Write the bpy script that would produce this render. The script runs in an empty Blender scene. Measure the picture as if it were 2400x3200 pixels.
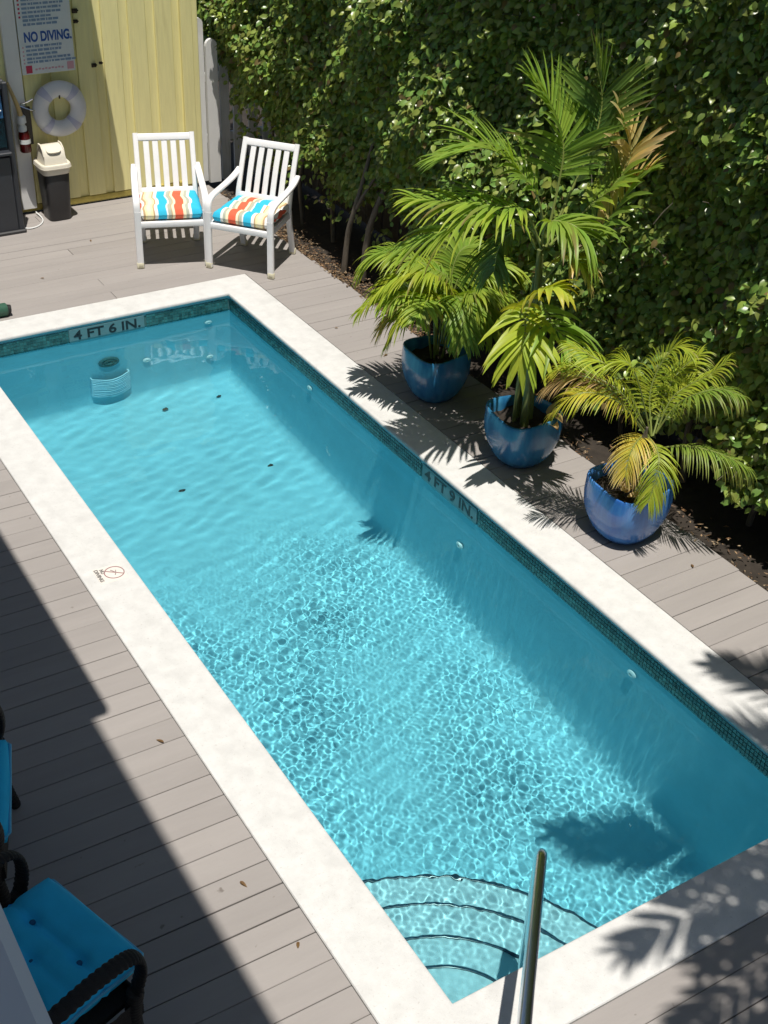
import bpy, math, random
import numpy as np
from mathutils import Vector, Matrix

# ------------------------------------------------------------------ camera
S = bpy.context.scene
COL = S.collection
rnd = random.Random(7)
rng = np.random.default_rng(11)

cam = bpy.data.objects.new('camera', bpy.data.cameras.new('camera'))
COL.objects.link(cam)
S.camera = cam
cam.data.lens = 44.65
cam.data.clip_start = 0.05
cam.data.clip_end = 300
yaw, pit, roll = [math.radians(a) for a in (32.655, 33.441, 2.518)]
fw = Vector((math.sin(yaw) * math.cos(pit), math.cos(yaw) * math.cos(pit), -math.sin(pit)))
rt = Vector((math.cos(yaw), -math.sin(yaw), 0))
up = rt.cross(fw)
r2 = rt * math.cos(roll) + up * math.sin(roll)
u2 = -rt * math.sin(roll) + up * math.cos(roll)
m = Matrix((r2, u2, -fw)).transposed().to_4x4()
m.translation = (-1.994, -2.449, 4.38)
cam.matrix_world = m

# ------------------------------------------------------------------ sky and sun
world = bpy.data.worlds.new('World')
S.world = world
world.use_nodes = True
wnt = world.node_tree
sky = wnt.nodes.new('ShaderNodeTexSky')
sky.sky_type = 'NISHITA'
sky.sun_disc = False
SUN = Vector((-0.10, -0.23, 1.0)).normalized()
sky.sun_elevation = math.asin(SUN.z)
sky.sun_rotation = math.atan2(SUN.x, SUN.y)
wnt.links.new(sky.outputs[0], wnt.nodes['Background'].inputs[0])
wnt.nodes['Background'].inputs[1].default_value = 0.06
sun = bpy.data.lights.new('sun', 'SUN')
sun.energy = 5.0
sun.angle = math.radians(0.5)
sun.color = (1.0, 0.945, 0.86)
suno = bpy.data.objects.new('sun', sun)
COL.objects.link(suno)
suno.rotation_euler = SUN.to_track_quat('Z', 'Y').to_euler()
sun.cycles.is_caustics_light = True
S.view_settings.view_transform = 'Standard'
S.view_settings.look = 'None'
S.view_settings.exposure = 0.06
S.view_settings.gamma = 1.0
S.view_settings.use_curve_mapping = False
S.cycles.use_denoising = True
S.cycles.max_bounces = 12
S.cycles.diffuse_bounces = 7
S.cycles.transparent_max_bounces = 12
S.cycles.sample_clamp_indirect = 6.0

# ------------------------------------------------------------------ materials
def mat(name, col, rough=0.6, var=0.0, vscale=8.0, bump=0.0, bscale=40.0, stretch=(1, 1, 1), spec=0.5,
        metal=0.0, objvar=0.0, coat=0.0, transl=0.0, attr=None, spots=None, fleck=None):
    mt = bpy.data.materials.new(name)
    mt.use_nodes = True
    n = mt.node_tree
    N = n.nodes.new
    lk = n.links.new
    b = n.nodes['Principled BSDF']
    b.inputs['Roughness'].default_value = rough
    b.inputs['Metallic'].default_value = metal
    b.inputs['Specular IOR Level'].default_value = spec
    b.inputs['Coat Weight'].default_value = coat
    tc = N('ShaderNodeTexCoord')
    mp = N('ShaderNodeMapping')
    mp.inputs['Scale'].default_value = stretch
    lk(tc.outputs['Object'], mp.inputs[0])
    vec = mp.outputs[0]
    obv = tc.outputs['Object']
    if objvar:                       # every piece gets its own stretch of grain
        oi0 = N('ShaderNodeObjectInfo')
        mo = N('ShaderNodeMath')
        mo.operation = 'MULTIPLY'
        mo.inputs[1].default_value = 173.0
        lk(oi0.outputs['Random'], mo.inputs[0])
        va = N('ShaderNodeVectorMath')
        lk(vec, va.inputs[0])
        lk(mo.outputs[0], va.inputs[1])
        vec = va.outputs[0]
        vb = N('ShaderNodeVectorMath')
        lk(obv, vb.inputs[0])
        lk(mo.outputs[0], vb.inputs[1])
        obv = vb.outputs[0]
    if attr:
        a = N('ShaderNodeAttribute')
        a.attribute_name = attr
        c = a.outputs['Color']
    else:
        v = N('ShaderNodeRGB')
        v.outputs[0].default_value = (*col, 1)
        c = v.outputs[0]

    def scale_col(cin, fac):
        x = N('ShaderNodeVectorMath')
        x.operation = 'SCALE'
        lk(cin, x.inputs[0])
        lk(fac, x.inputs['Scale'])
        return x.outputs[0]
    def rng_(fin, a0, a1, lo=0.0, hi=1.0):
        r = N('ShaderNodeMapRange')
        r.inputs[1].default_value = lo
        r.inputs[2].default_value = hi
        r.inputs[3].default_value = a0
        r.inputs[4].default_value = a1
        lk(fin, r.inputs[0])
        return r.outputs[0]
    if var:
        t = N('ShaderNodeTexNoise')
        t.inputs['Scale'].default_value = vscale
        t.inputs['Detail'].default_value = 8
        t.inputs['Roughness'].default_value = 0.65
        lk(vec, t.inputs['Vector'])
        c = scale_col(c, rng_(t.outputs[0], 1 - var, 1 + var, 0.3, 0.7))
    if objvar:
        oi = N('ShaderNodeObjectInfo')
        c = scale_col(c, rng_(oi.outputs['Random'], 1 - objvar, 1 + objvar))
    if spots:
        scol, sscale, lo, hi, amt = spots
        t = N('ShaderNodeTexNoise')
        t.inputs['Scale'].default_value = sscale
        t.inputs['Detail'].default_value = 6
        lk(vec, t.inputs['Vector'])
        mx = N('ShaderNodeMixRGB')
        mx.inputs[2].default_value = (*scol, 1)
        lk(c, mx.inputs[1])
        lk(rng_(t.outputs[0], 0, amt, lo, hi), mx.inputs[0])
        c = mx.outputs[0]
    if fleck:
        scol, sscale, lo, hi, amt = fleck
        t = N('ShaderNodeTexNoise')
        t.inputs['Scale'].default_value = sscale
        t.inputs['Detail'].default_value = 2
        lk(obv, t.inputs['Vector'])
        mx = N('ShaderNodeMixRGB')
        mx.inputs[2].default_value = (*scol, 1)
        lk(c, mx.inputs[1])
        lk(rng_(t.outputs[0], 0, amt, lo, hi), mx.inputs[0])
        c = mx.outputs[0]
    lk(c, b.inputs['Base Color'])
    if bump:
        t = N('ShaderNodeTexNoise')
        t.inputs['Scale'].default_value = bscale
        t.inputs['Detail'].default_value = 6
        lk(vec, t.inputs['Vector'])
        bp = N('ShaderNodeBump')
        bp.inputs['Strength'].default_value = bump
        bp.inputs['Distance'].default_value = 0.01
        lk(t.outputs[0], bp.inputs['Height'])
        lk(bp.outputs[0], b.inputs['Normal'])
    if transl:
        out = n.nodes['Material Output']
        tr = N('ShaderNodeBsdfTranslucent')
        sc = N('ShaderNodeVectorMath')
        sc.operation = 'MULTIPLY'
        lk(c, sc.inputs[0])
        sc.inputs[1].default_value = (1.5, 1.35, 0.5)
        lk(sc.outputs[0], tr.inputs[0])
        ms = N('ShaderNodeMixShader')
        ms.inputs[0].default_value = transl
        lk(b.outputs[0], ms.inputs[1])
        lk(tr.outputs[0], ms.inputs[2])
        lk(ms.outputs[0], out.inputs[0])
    return mt

M = {}
M['deck'] = mat('deck_composite', (0.302, 0.280, 0.268), 0.72, 0.06, 9, 0.10, 90, (0.14, 1, 1), 0.3, objvar=0.045,
                spots=((0.22, 0.20, 0.18), 1.7, 0.60, 0.80, 0.35), fleck=((0.12, 0.10, 0.085), 17, 0.745, 0.80, 0.7))
M['coping'] = mat('coping_stone', (0.595, 0.595, 0.585), 0.8, 0.08, 12, 0.2, 160, spec=0.3,
                  spots=((0.48, 0.478, 0.47), 8, 0.48, 0.74, 0.5), fleck=((0.40, 0.37, 0.35), 70, 0.62, 0.76, 0.45))
M['plaster'] = mat('pool_plaster', (0.285, 0.595, 0.69), 0.7, 0.07, 2.0, 0.08, 30, spec=0.2)
M['shallow_tint_plaster'] = mat('shallow_tint_plaster', (0.50, 0.67, 0.72), 0.7, 0.10, 3, 0.08, 30, spec=0.2)  # basin plaster made paler: the lightness of shallow water painted into the steps
M['tile'] = mat('mosaic_tile', (0.030, 0.135, 0.140), 0.15, 0.25, 14, objvar=0.45, spec=0.6)
M['tile_dark'] = mat('step_edge_tile', (0.025, 0.06, 0.09), 0.2, 0.2, 20)
M['grout'] = mat('tile_grout', (0.06, 0.17, 0.175), 0.9, 0.1, 20)
M['marker'] = mat('marker_tile', (0.12, 0.25, 0.28), 0.3, 0.05, 10)
M['black'] = mat('black_lettering', (0.012, 0.016, 0.022), 0.4)
M['fit'] = mat('white_fitting', (0.78, 0.80, 0.80), 0.35)
M['chrome'] = mat('polished_steel', (0.76, 0.78, 0.82), 0.22, metal=1.0)
M['yellow'] = mat('yellow_paint', (0.90, 0.83, 0.41), 0.55, 0.07, 6, 0.12, 60, (6, 6, 0.4), 0.35, objvar=0.03,
                  spots=((0.62, 0.55, 0.25), 5, 0.58, 0.82, 0.5))
M['yellow_dirty'] = mat('yellow_paint_base', (0.42, 0.34, 0.08), 0.7, 0.2, 9, 0.1, 40)
M['white'] = mat('white_paint', (0.80, 0.80, 0.79), 0.45, 0.03, 6, 0.05, 50)
M['fence_white'] = mat('weathered_white_paint', (0.66, 0.67, 0.67), 0.7, 0.10, 7, 0.15, 50, (5, 5, 0.5), objvar=0.06,
                       spots=((0.30, 0.32, 0.27), 6, 0.56, 0.78, 0.6))
M['chair_white'] = mat('chair_white_enamel', (0.82, 0.82, 0.83), 0.38, 0.03, 12, 0.04, 80)
M['cap'] = mat('cream_plastic', (0.74, 0.70, 0.52), 0.5)
M['beige'] = mat('beige_plastic', (0.70, 0.66, 0.56), 0.38, 0.04, 10)
M['bin'] = mat('charcoal_plastic', (0.028, 0.028, 0.03), 0.42, 0.1, 12)
M['cabinet'] = mat('dark_grey_plastic', (0.03, 0.034, 0.042), 0.4, 0.12, 6)
M['recess'] = mat('black_gloss_plastic', (0.008, 0.010, 0.014), 0.12)
M['blue_print'] = mat('blue_print', (0.02, 0.09, 0.22), 0.3, 0.5, 14)
M['red'] = mat('dark_red_enamel', (0.10, 0.006, 0.008), 0.15)
M['brown'] = mat('dark_brown_board', (0.045, 0.034, 0.026), 0.5, 0.2, 15)
M['tan'] = mat('tan_rubber', (0.62, 0.45, 0.20), 0.5, 0.1, 20)
M['sign'] = mat('sign_white', (0.72, 0.76, 0.77), 0.4, 0.05, 4)
M['sign_blue'] = mat('sign_blue', (0.015, 0.085, 0.36), 0.4)
M['sign_pale'] = mat('sign_pale_blue', (0.22, 0.32, 0.47), 0.45)
M['sign_red'] = mat('sign_red', (0.55, 0.03, 0.09), 0.4)
M['sign_pink'] = mat('sign_pink', (0.66, 0.36, 0.42), 0.4)
M['ring'] = mat('ring_white', (0.74, 0.75, 0.79), 0.5, 0.04, 8)
M['ring_band'] = mat('ring_band', (0.52, 0.53, 0.68), 0.5)
M['iron'] = mat('dark_iron', (0.05, 0.04, 0.03), 0.5, 0.3, 30, metal=0.6)
M['soil'] = mat('soil', (0.030, 0.023, 0.017), 0.95, 0.35, 14, 0.5, 40)
M['bark'] = mat('bark', (0.13, 0.11, 0.085), 0.85, 0.3, 10, 0.4, 30, (6, 6, 1))
M['darkwood'] = mat('old_dark_boards', (0.075, 0.062, 0.05), 0.85, 0.25, 8, 0.3, 40, (5, 5, 0.4), objvar=0.2)
M['leaf'] = mat('hedge_leaf', (0, 0, 0), 0.30, spec=0.5, attr='Col', transl=0.28)
M['frond'] = mat('palm_leaflet', (0, 0, 0), 0.42, spec=0.4, attr='Col', transl=0.38)
M['rachis'] = mat('palm_rachis', (0.20, 0.24, 0.06), 0.5, 0.2, 12)
M['petiole'] = mat('palm_stem', (0.16, 0.19, 0.06), 0.5, 0.25, 10, 0.2, 40)
M['litter'] = mat('leaf_litter', (0, 0, 0), 0.85, attr='Col')
M['wicker'] = mat('black_brown_wicker', (0.009, 0.007, 0.006), 0.7, 0.4, 60, 0.5, 160)
M['cushion_blue'] = mat('blue_canvas', (0.028, 0.50, 0.84), 0.85, 0.06, 8, 0.12, 220, spec=0.2)
M['piping'] = mat('pale_blue_piping', (0.10, 0.43, 0.66), 0.8)
M['button'] = mat('navy_button', (0.005, 0.10, 0.22), 0.8)
M['rail_paint'] = mat('rail_grey_white', (0.80, 0.80, 0.82), 0.5, 0.05, 3, 0.05, 30)
M['house'] = mat('house_siding', (0.55, 0.56, 0.58), 0.7, 0.05, 3)
M['roof'] = mat('roof_metal', (0.42, 0.42, 0.43), 0.5, 0.1, 3)
M['green'] = mat('dark_green_canvas', (0.03, 0.10, 0.065), 0.55, 0.2, 20, 0.1, 80)
M['rubber'] = mat('black_rubber', (0.012, 0.012, 0.012), 0.6)

# glazed blue pots: dark glaze with vertical runs
def glaze(name, c1, c2):
    mt = bpy.data.materials.new(name)
    mt.use_nodes = True
    n = mt.node_tree
    N = n.nodes.new
    lk = n.links.new
    b = n.nodes['Principled BSDF']
    b.inputs['Roughness'].default_value = 0.22
    b.inputs['Coat Weight'].default_value = 0.35
    b.inputs['Coat Roughness'].default_value = 0.10
    tc = N('ShaderNodeTexCoord')
    mp = N('ShaderNodeMapping')
    mp.inputs['Scale'].default_value = (14, 14, 1.6)
    t = N('ShaderNodeTexNoise')
    t.inputs['Scale'].default_value = 1.0
    t.inputs['Detail'].default_value = 7
    r = N('ShaderNodeValToRGB')
    r.color_ramp.elements[0].position = 0.28
    r.color_ramp.elements[0].color = (*c1, 1)
    r.color_ramp.elements[1].position = 0.76
    r.color_ramp.elements[1].color = (*c2, 1)
    lk(tc.outputs['Object'], mp.inputs[0])
    lk(mp.outputs[0], t.inputs['Vector'])
    lk(t.outputs[0], r.inputs[0])
    lk(r.outputs[0], b.inputs['Base Color'])
    bp = N('ShaderNodeBump')
    bp.inputs['Strength'].default_value = 0.10
    bp.inputs['Distance'].default_value = 0.01
    lk(t.outputs[0], bp.inputs['Height'])
    lk(bp.outputs[0], b.inputs['Normal'])
    return mt
M['glaze_teal'] = glaze('teal_blue_glaze', (0.014, 0.12, 0.29), (0.06, 0.28, 0.50))
M['glaze_blue'] = glaze('cobalt_blue_glaze', (0.025, 0.12, 0.42), (0.09, 0.27, 0.60))

# striped cushion cloth (flat print)
def stripes(name, flip):
    mt = bpy.data.materials.new(name)
    mt.use_nodes = True
    n = mt.node_tree
    N = n.nodes.new
    lk = n.links.new
    b = n.nodes['Principled BSDF']
    b.inputs['Roughness'].default_value = 0.85
    b.inputs['Specular IOR Level'].default_value = 0.15
    tc = N('ShaderNodeTexCoord')
    sp = N('ShaderNodeSeparateXYZ')
    lk(tc.outputs['Object'], sp.inputs[0])
    mr = N('ShaderNodeMapRange')
    mr.inputs[1].default_value = 0.27 if flip else -0.27
    mr.inputs[2].default_value = -0.27 if flip else 0.27
    wv = N('ShaderNodeMath')
    wv.operation = 'SINE'
    w1 = N('ShaderNodeMath')
    w1.operation = 'MULTIPLY'
    w1.inputs[1].default_value = 24
    lk(sp.outputs[1], w1.inputs[0])
    lk(w1.outputs[0], wv.inputs[0])
    w2 = N('ShaderNodeMath')
    w2.operation = 'MULTIPLY_ADD'
    w2.inputs[1].default_value = 0.010
    lk(wv.outputs[0], w2.inputs[0])
    lk(sp.outputs[0], w2.inputs[2])
    lk(w2.outputs[0], mr.inputs[0])
    r = N('ShaderNodeValToRGB')
    r.color_ramp.interpolation = 'CONSTANT'
    red, cream, wht, tq = (0.74, 0.14, 0.075), (0.82, 0.74, 0.52), (0.80, 0.80, 0.76), (0.04, 0.46, 0.68)
    gry, brn, yel = (0.42, 0.44, 0.36), (0.50, 0.35, 0.20), (0.82, 0.73, 0.42)
    st = [(0, red), (.03, wht), (.07, brn), (.10, yel), (.13, cream), (.19, yel), (.225, brn), (.25, wht), (.30, tq), (.43, wht), (.455, gry),
          (.505, brn), (.52, cream), (.56, red), (.69, cream), (.735, gry), (.785, wht), (.825, tq)]
    cr = r.color_ramp
    for i, (p, c) in enumerate(st):
        e = cr.elements[i] if i < 2 else cr.elements.new(p)
        e.position = p
        e.color = (*c, 1)
    lk(mr.outputs[0], r.inputs[0])
    lk(r.outputs[0], b.inputs['Base Color'])
    return mt
M['stripe_a'] = stripes('striped_canvas', False)
M['stripe_b'] = stripes('striped_canvas_turned', True)

# ------------------------------------------------------------------ mesh helpers
class G:
    def __init__(self):
        self.v = []
        self.f = []
        self.c = []
    def add(self, vs, fs, col=None):
        b = len(self.v)
        self.v.extend([tuple(p) for p in vs])
        self.f.extend([tuple(i + b for i in q) for q in fs])
        if col is not None:
            self.c.extend([col] * len(vs) if not isinstance(col, list) else col)
        return self
    def box(self, c, s, bev=0.0, R=None):
        hx, hy, hz = s[0] / 2, s[1] / 2, s[2] / 2
        bev = min(bev, hx * .49, hy * .49, hz * .49)
        vs = []
        idx = {}
        for sx in (-1, 1):
            for sy in (-1, 1):
                for sz in (-1, 1):
                    for ax in range(3):
                        p = [sx * (hx - bev), sy * (hy - bev), sz * (hz - bev)]
                        p[ax] = (sx * hx, sy * hy, sz * hz)[ax]
                        idx[(sx, sy, sz, ax)] = len(vs)
                        vs.append(p)
        fs = []
        if bev <= 0:
            vs = [(sx * hx, sy * hy, sz * hz) for sx in (-1, 1) for sy in (-1, 1) for sz in (-1, 1)]
            fs = [(0, 1, 3, 2), (4, 6, 7, 5), (0, 4, 5, 1), (2, 3, 7, 6), (0, 2, 6, 4), (1, 5, 7, 3)]
        else:
            def I(s, ax):
                return idx[(s[0], s[1], s[2], ax)]
            quad = [(-1, -1), (1, -1), (1, 1), (-1, 1)]
            for ax in range(3):
                a, b2 = [(1, 2), (2, 0), (0, 1)][ax]
                for sg in (-1, 1):
                    q = []
                    for (p, w) in quad:
                        s3 = [0, 0, 0]
                        s3[ax] = sg
                        s3[a] = p
                        s3[b2] = w
                        q.append(I(s3, ax))
                    fs.append(tuple(q if sg > 0 else q[::-1]))
            for ax in range(3):           # edges along ax
                a, b2 = [(1, 2), (2, 0), (0, 1)][ax]
                for p in (-1, 1):
                    for w in (-1, 1):
                        lo = [0, 0, 0]
                        hi = [0, 0, 0]
                        lo[ax], hi[ax] = -1, 1
                        lo[a] = hi[a] = p
                        lo[b2] = hi[b2] = w
                        q = (I(lo, a), I(hi, a), I(hi, b2), I(lo, b2))
                        fs.append(q if p * w < 0 else q[::-1])
            for sx in (-1, 1):
                for sy in (-1, 1):
                    for sz in (-1, 1):
                        t = (I((sx, sy, sz), 0), I((sx, sy, sz), 1), I((sx, sy, sz), 2))
                        fs.append(t if sx * sy * sz > 0 else t[::-1])
        if R is not None:
            vs = [tuple(R @ Vector(p)) for p in vs]
        return self.add([(p[0] + c[0], p[1] + c[1], p[2] + c[2]) for p in vs], fs)
    def sweep(self, path, sec, upv=(0, 0, 1), scale=None, caps=True, closed=False, col=None):
        """section points (side, up) carried along a path"""
        P = [Vector(p) for p in path]
        n = len(P)
        upv = Vector(upv)
        vs = []
        k = len(sec)
        prev = None
        for i in range(n):
            if closed:
                t = (P[(i + 1) % n] - P[i - 1]).normalized()
            else:
                t = (P[min(i + 1, n - 1)] - P[max(i - 1, 0)]).normalized()
            if prev is None:
                s = t.cross(upv)
                if s.length < 1e-4:
                    s = t.cross(Vector((1, 0, 0)))
                s.normalize()
            else:
                s = (prev - t * prev.dot(t)).normalized()
            prev = s
            u = s.cross(t).normalized()
            sc = 1.0 if scale is None else scale[i]
            for (a, b) in sec:
                vs.append(P[i] + s * a * sc + u * b * sc)
        fs = []
        rng_i = range(n) if closed else range(n - 1)
        for i in rng_i:
            j = (i + 1) % n
            for q in range(k):
                q2 = (q + 1) % k
                fs.append((i * k + q, i * k + q2, j * k + q2, j * k + q))
        if caps and not closed:
            fs.append(tuple(range(k))[::-1])
            fs.append(tuple(range((n - 1) * k, n * k)))
        return self.add(vs, fs, col)
    def tube(self, path, r, n=10, scale=None, caps=True, closed=False, col=None):
        sec = [(r * math.cos(2 * math.pi * i / n), r * math.sin(2 * math.pi * i / n)) for i in range(n)]
        return self.sweep(path, sec, scale=scale, caps=caps, closed=closed, col=col)
    def lathe(self, prof, c=(0, 0, 0), n=32, ex=2.0, rot=0.0, capb=False, capt=False):
        vs = []
        for (r, z) in prof:
            for i in range(n):
                t = 2 * math.pi * i / n
                ct, st = math.cos(t), math.sin(t)
                k = 1.0 / (abs(ct) ** ex + abs(st) ** ex) ** (1 / ex)
                x, y = r * k * ct, r * k * st
                vs.append((c[0] + x * math.cos(rot) - y * math.sin(rot), c[1] + x * math.sin(rot) + y * math.cos(rot), c[2] + z))
        fs = []
        for j in range(len(prof) - 1):
            for i in range(n):
                i2 = (i + 1) % n
                fs.append((j * n + i, j * n + i2, (j + 1) * n + i2, (j + 1) * n + i))
        if capb:
            fs.append(tuple(range(n))[::-1])
        if capt:
            fs.append(tuple(range((len(prof) - 1) * n, len(prof) * n)))
        return self.add(vs, fs)

def rsec(w, h, r=0.006):
    """rounded rectangular section"""
    a, b = w / 2, h / 2
    out = []
    for sx, sy, t0 in ((1, 1, 0), (-1, 1, 90), (-1, -1, 180), (1, -1, 270)):
        for t in (0, 45, 90):
            q = math.radians(t0 + t)
            out.append((sx * (a - r) + r * math.cos(q), sy * (b - r) + r * math.sin(q)))
    return out

def spline(pts, n):
    P = [Vector(p) for p in pts]
    P = [P[0] * 2 - P[1]] + P + [P[-1] * 2 - P[-2]]
    out = []
    seg = len(P) - 3
    for i in range(n):
        s = i / (n - 1) * seg
        k = min(int(s), seg - 1)
        t = s - k
        p0, p1, p2, p3 = P[k:k + 4]
        out.append(0.5 * ((2 * p1) + (p2 - p0) * t + (2 * p0 - 5 * p1 + 4 * p2 - p3) * t * t + (3 * p1 - p0 - 3 * p2 + p3) * t ** 3))
    return out

ORG = {}
def make_mesh(name, g, m, smooth=True, angle=40):
    me = bpy.data.meshes.new(name)
    me.from_pydata(g.v, [], g.f)
    if g.c:
        at = me.color_attributes.new('Col', 'FLOAT_COLOR', 'POINT')
        at.data.foreach_set('color', np.array([(*c, 1.0) for c in g.c], dtype=np.float32).ravel())
    me.materials.append(m)
    if smooth:
        me.polygons.foreach_set('use_smooth', [True] * len(me.polygons))
        try:
            me.set_sharp_from_angle(angle=math.radians(angle))
        except Exception:
            pass
    return me

def obj(name, g, m, parent=None, smooth=True, angle=40, local=False):
    """one mesh object; built in world coordinates unless local, stored relative to its thing's base"""
    me = g if isinstance(g, bpy.types.Mesh) else make_mesh(name, g, m, smooth, angle)
    o = bpy.data.objects.new(name, me)
    COL.objects.link(o)
    if parent is not None:
        o.parent = parent
        og = ORG.get(parent.name, Vector((0, 0, 0)))
        if not local and og.length > 0 and not isinstance(g, bpy.types.Mesh):
            me.transform(Matrix.Translation(-og))
        ORG[o.name] = og
    else:
        ORG[o.name] = Vector((0, 0, 0))
    return o

def thing(name, label=None, cat=None, loc=(0, 0, 0), rz=0.0, group=None, kind=None):
    o = bpy.data.objects.new(name, None)
    o.empty_display_size = 0.1
    COL.objects.link(o)
    o.location = loc
    o.rotation_euler = (0, 0, rz)
    ORG[o.name] = Vector(loc)
    tag(o, label, cat, group, kind)
    return o

def tag(o, label=None, cat=None, group=None, kind=None):
    if label:
        o['label'] = label
    if cat:
        o['category'] = cat
    if group:
        o['group'] = group
    if kind:
        o['kind'] = kind
    return o

def copy_tree(o, parent=None):
    c = o.copy()
    COL.objects.link(c)
    if parent is not None:
        c.parent = parent
    ORG[c.name] = ORG.get(o.name, Vector((0, 0, 0)))
    for ch in list(o.children):
        copy_tree(ch, c)
    return c

def text(name, s, size, org, right, upd, m, parent, bold=0.0, depth=0.001, width=None, align='LEFT', flat=False):
    cu = bpy.data.curves.new(name, 'FONT')
    cu.body = s
    cu.size = size
    cu.offset = bold
    cu.extrude = depth
    cu.align_x = align
    ob = bpy.data.objects.new(name, cu)
    COL.objects.link(ob)
    dg = bpy.context.evaluated_depsgraph_get()
    me = bpy.data.meshes.new_from_object(ob.evaluated_get(dg))
    bpy.data.objects.remove(ob)
    bpy.data.curves.remove(cu)
    right, upd = Vector(right), Vector(upd)
    nrm = right.cross(upd)
    if width:
        xs = [v.co.x for v in me.vertices]
        k = width / (max(xs) - min(xs))
        x0 = min(xs)
        for v in me.vertices:
            v.co.x = (v.co.x - x0) * k
    mw = Matrix((right, upd, nrm)).transposed().to_4x4()
    mw.translation = Vector(org) - ORG.get(parent.name, Vector((0, 0, 0)))
    me.transform(mw)
    me.name = name
    me.materials.clear()
    me.materials.append(m)
    o = bpy.data.objects.new(name, me)
    COL.objects.link(o)
    o.parent = parent
    ORG[o.name] = ORG.get(parent.name, Vector((0, 0, 0)))
    return o

def receiver(*os):
    for o in os:
        o.cycles.is_caustics_receiver = True

W, L, CO, WZ = 2.16, 6.60, 0.305, -0.152        # pool opening, coping width, water level
WAVE1, WAVE2, WAVE3 = 0.0175, 0.004, 0.005      # wave slopes
HEDGE_N = 135000
# ------------------------------------------------------------------ ground
g = G()
hx0, hx1, hy0, hy1, Rr = -0.2, W + 0.2, -0.2, L + 0.2, 80
g.add([(-Rr, -Rr, -.09), (Rr, -Rr, -.09), (Rr, Rr, -.09), (-Rr, Rr, -.09), (hx0, hy0, -.09), (hx1, hy0, -.09), (hx1, hy1, -.09), (hx0, hy1, -.09)],
      [(0, 1, 5, 4), (1, 2, 6, 5), (2, 3, 7, 6), (3, 0, 4, 7)])
tag(obj('ground', g, M['soil'], smooth=False), kind='structure')

# ------------------------------------------------------------------ deck of composite planks
deck = thing('deck', kind='structure')
XL, XR = -3.4, 3.135
pitch = 0.1487
rows = []
y = -CO - .004
while y > -2.3:
    rows.append((y - pitch, y))
    y -= pitch
y = 0.861 + pitch * math.ceil((-CO - 0.861) / pitch)
rows.append((-CO - .004, y if y + CO > .04 else y + pitch))
y = rows[-1][1]
while y < L + CO + .004 - .03:
    rows.append((y, min(y + pitch, L + CO + .004)))
    y += pitch
y = L + CO + .004
while y < 9.08:
    rows.append((y, min(y + pitch, 9.10)))
    y += pitch
for (a, b) in rows:
    gap = 0.003 + (0.004 if rnd.random() < .3 else 0)
    ya, yb = a + gap / 2, b - gap / 2
    er = XR + rnd.uniform(-0.012, 0.016)
    if b < -CO or a > L + CO:
        cut = rnd.choice([-1.2, 0.4, -0.5, 1.3]) if a > L else -1.0
        spans = [(XL, cut - .0015, ya, yb), (cut + .0015, er, ya, yb)]
    else:
        spans = [(XL, -CO - .004, ya, yb), (W + CO + .004, er, ya, yb)]
    for (x0, x1, y0, y1) in spans:
        if y1 - y0 < 0.015:
            continue
        g = G()
        cx, cy = (x0 + x1) / 2, (y0 + y1) / 2
        g.box((0, 0, 0), (x1 - x0, y1 - y0, 0.026), 0.003)
        me = make_mesh('plank', g, M['deck'], smooth=False)
        o = bpy.data.objects.new('plank', me)
        COL.objects.link(o)
        o.parent = deck
        o.location = (cx, cy, -0.016 + rnd.uniform(-.0008, .0008))
g = G()
for y0, y1, x0, x1 in ((-2.3, -.33, XL, 3.08), (6.93, 9.1, XL, 3.08), (-.33, 6.93, XL, -.33), (-.33, 6.93, W + .33, 3.08)):
    g.box(((x0 + x1) / 2, (y0 + y1) / 2, -0.055), (x1 - x0, y1 - y0, 0.04))
obj('joist_bed', g, M['soil'], deck, smooth=False)

# ------------------------------------------------------------------ coping: one bull-nosed band
g = G()
prof = [(CO, -.06), (CO, -.008), (CO - .004, -.002), (CO - .010, 0.0), (.020, 0.0), (.010, -.002), (.003, -.008), (0, -.016), (0, -.026), (.014, -.030)]
rings = []
vs = []
for (d, z) in prof:
    vs += [(-d, -d, z), (W + d, -d, z), (W + d, L + d, z), (-d, L + d, z)]
fs = []
for j in range(len(prof) - 1):
    for i in range(4):
        i2 = (i + 1) % 4
        fs.append((j * 4 + i, j * 4 + i2, (j + 1) * 4 + i2, (j + 1) * 4 + i))
g.add(vs, fs)
cop = tag(obj('coping', g, M['coping'], smooth=True, angle=30), kind='structure')

# ------------------------------------------------------------------ pool basin
pool = thing('pool', kind='structure')
DZ0, DZ1 = -1.47, -1.60                     # floor at the far and near ends
def floorz(y):
    return DZ1 + (DZ0 - DZ1) * min(max(y / L, 0), 1)
g = G()
e = 0.013
cove = [(-e, -.026, 0)] + [(-e, -.6, 0), (-e, -1.2, 0)] + [(-e + .12 * (1 - math.cos(t)), None, math.sin(t)) for t in [i * math.pi / 12 for i in range(1, 7)]]
vs = []
for (d, z, s) in cove:
    for (x, y) in ((d, d), (W - d, d), (W - d, L - d), (d, L - d)):
        if z is None:
            zz = floorz(y) + .12 * (1 - s)
        else:
            zz = z
        vs.append((x, y, zz))
fs = []
n = len(cove)
for j in range(n - 1):
    for i in range(4):
        i2 = (i + 1) % 4
        fs.append((j * 4 + i2, j * 4 + i, (j + 1) * 4 + i, (j + 1) * 4 + i2))
fs.append(tuple((n - 1) * 4 + i for i in range(4)))
g.add(vs, fs)
basin = obj('basin', g, M['plaster'], pool, angle=30)

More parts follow.
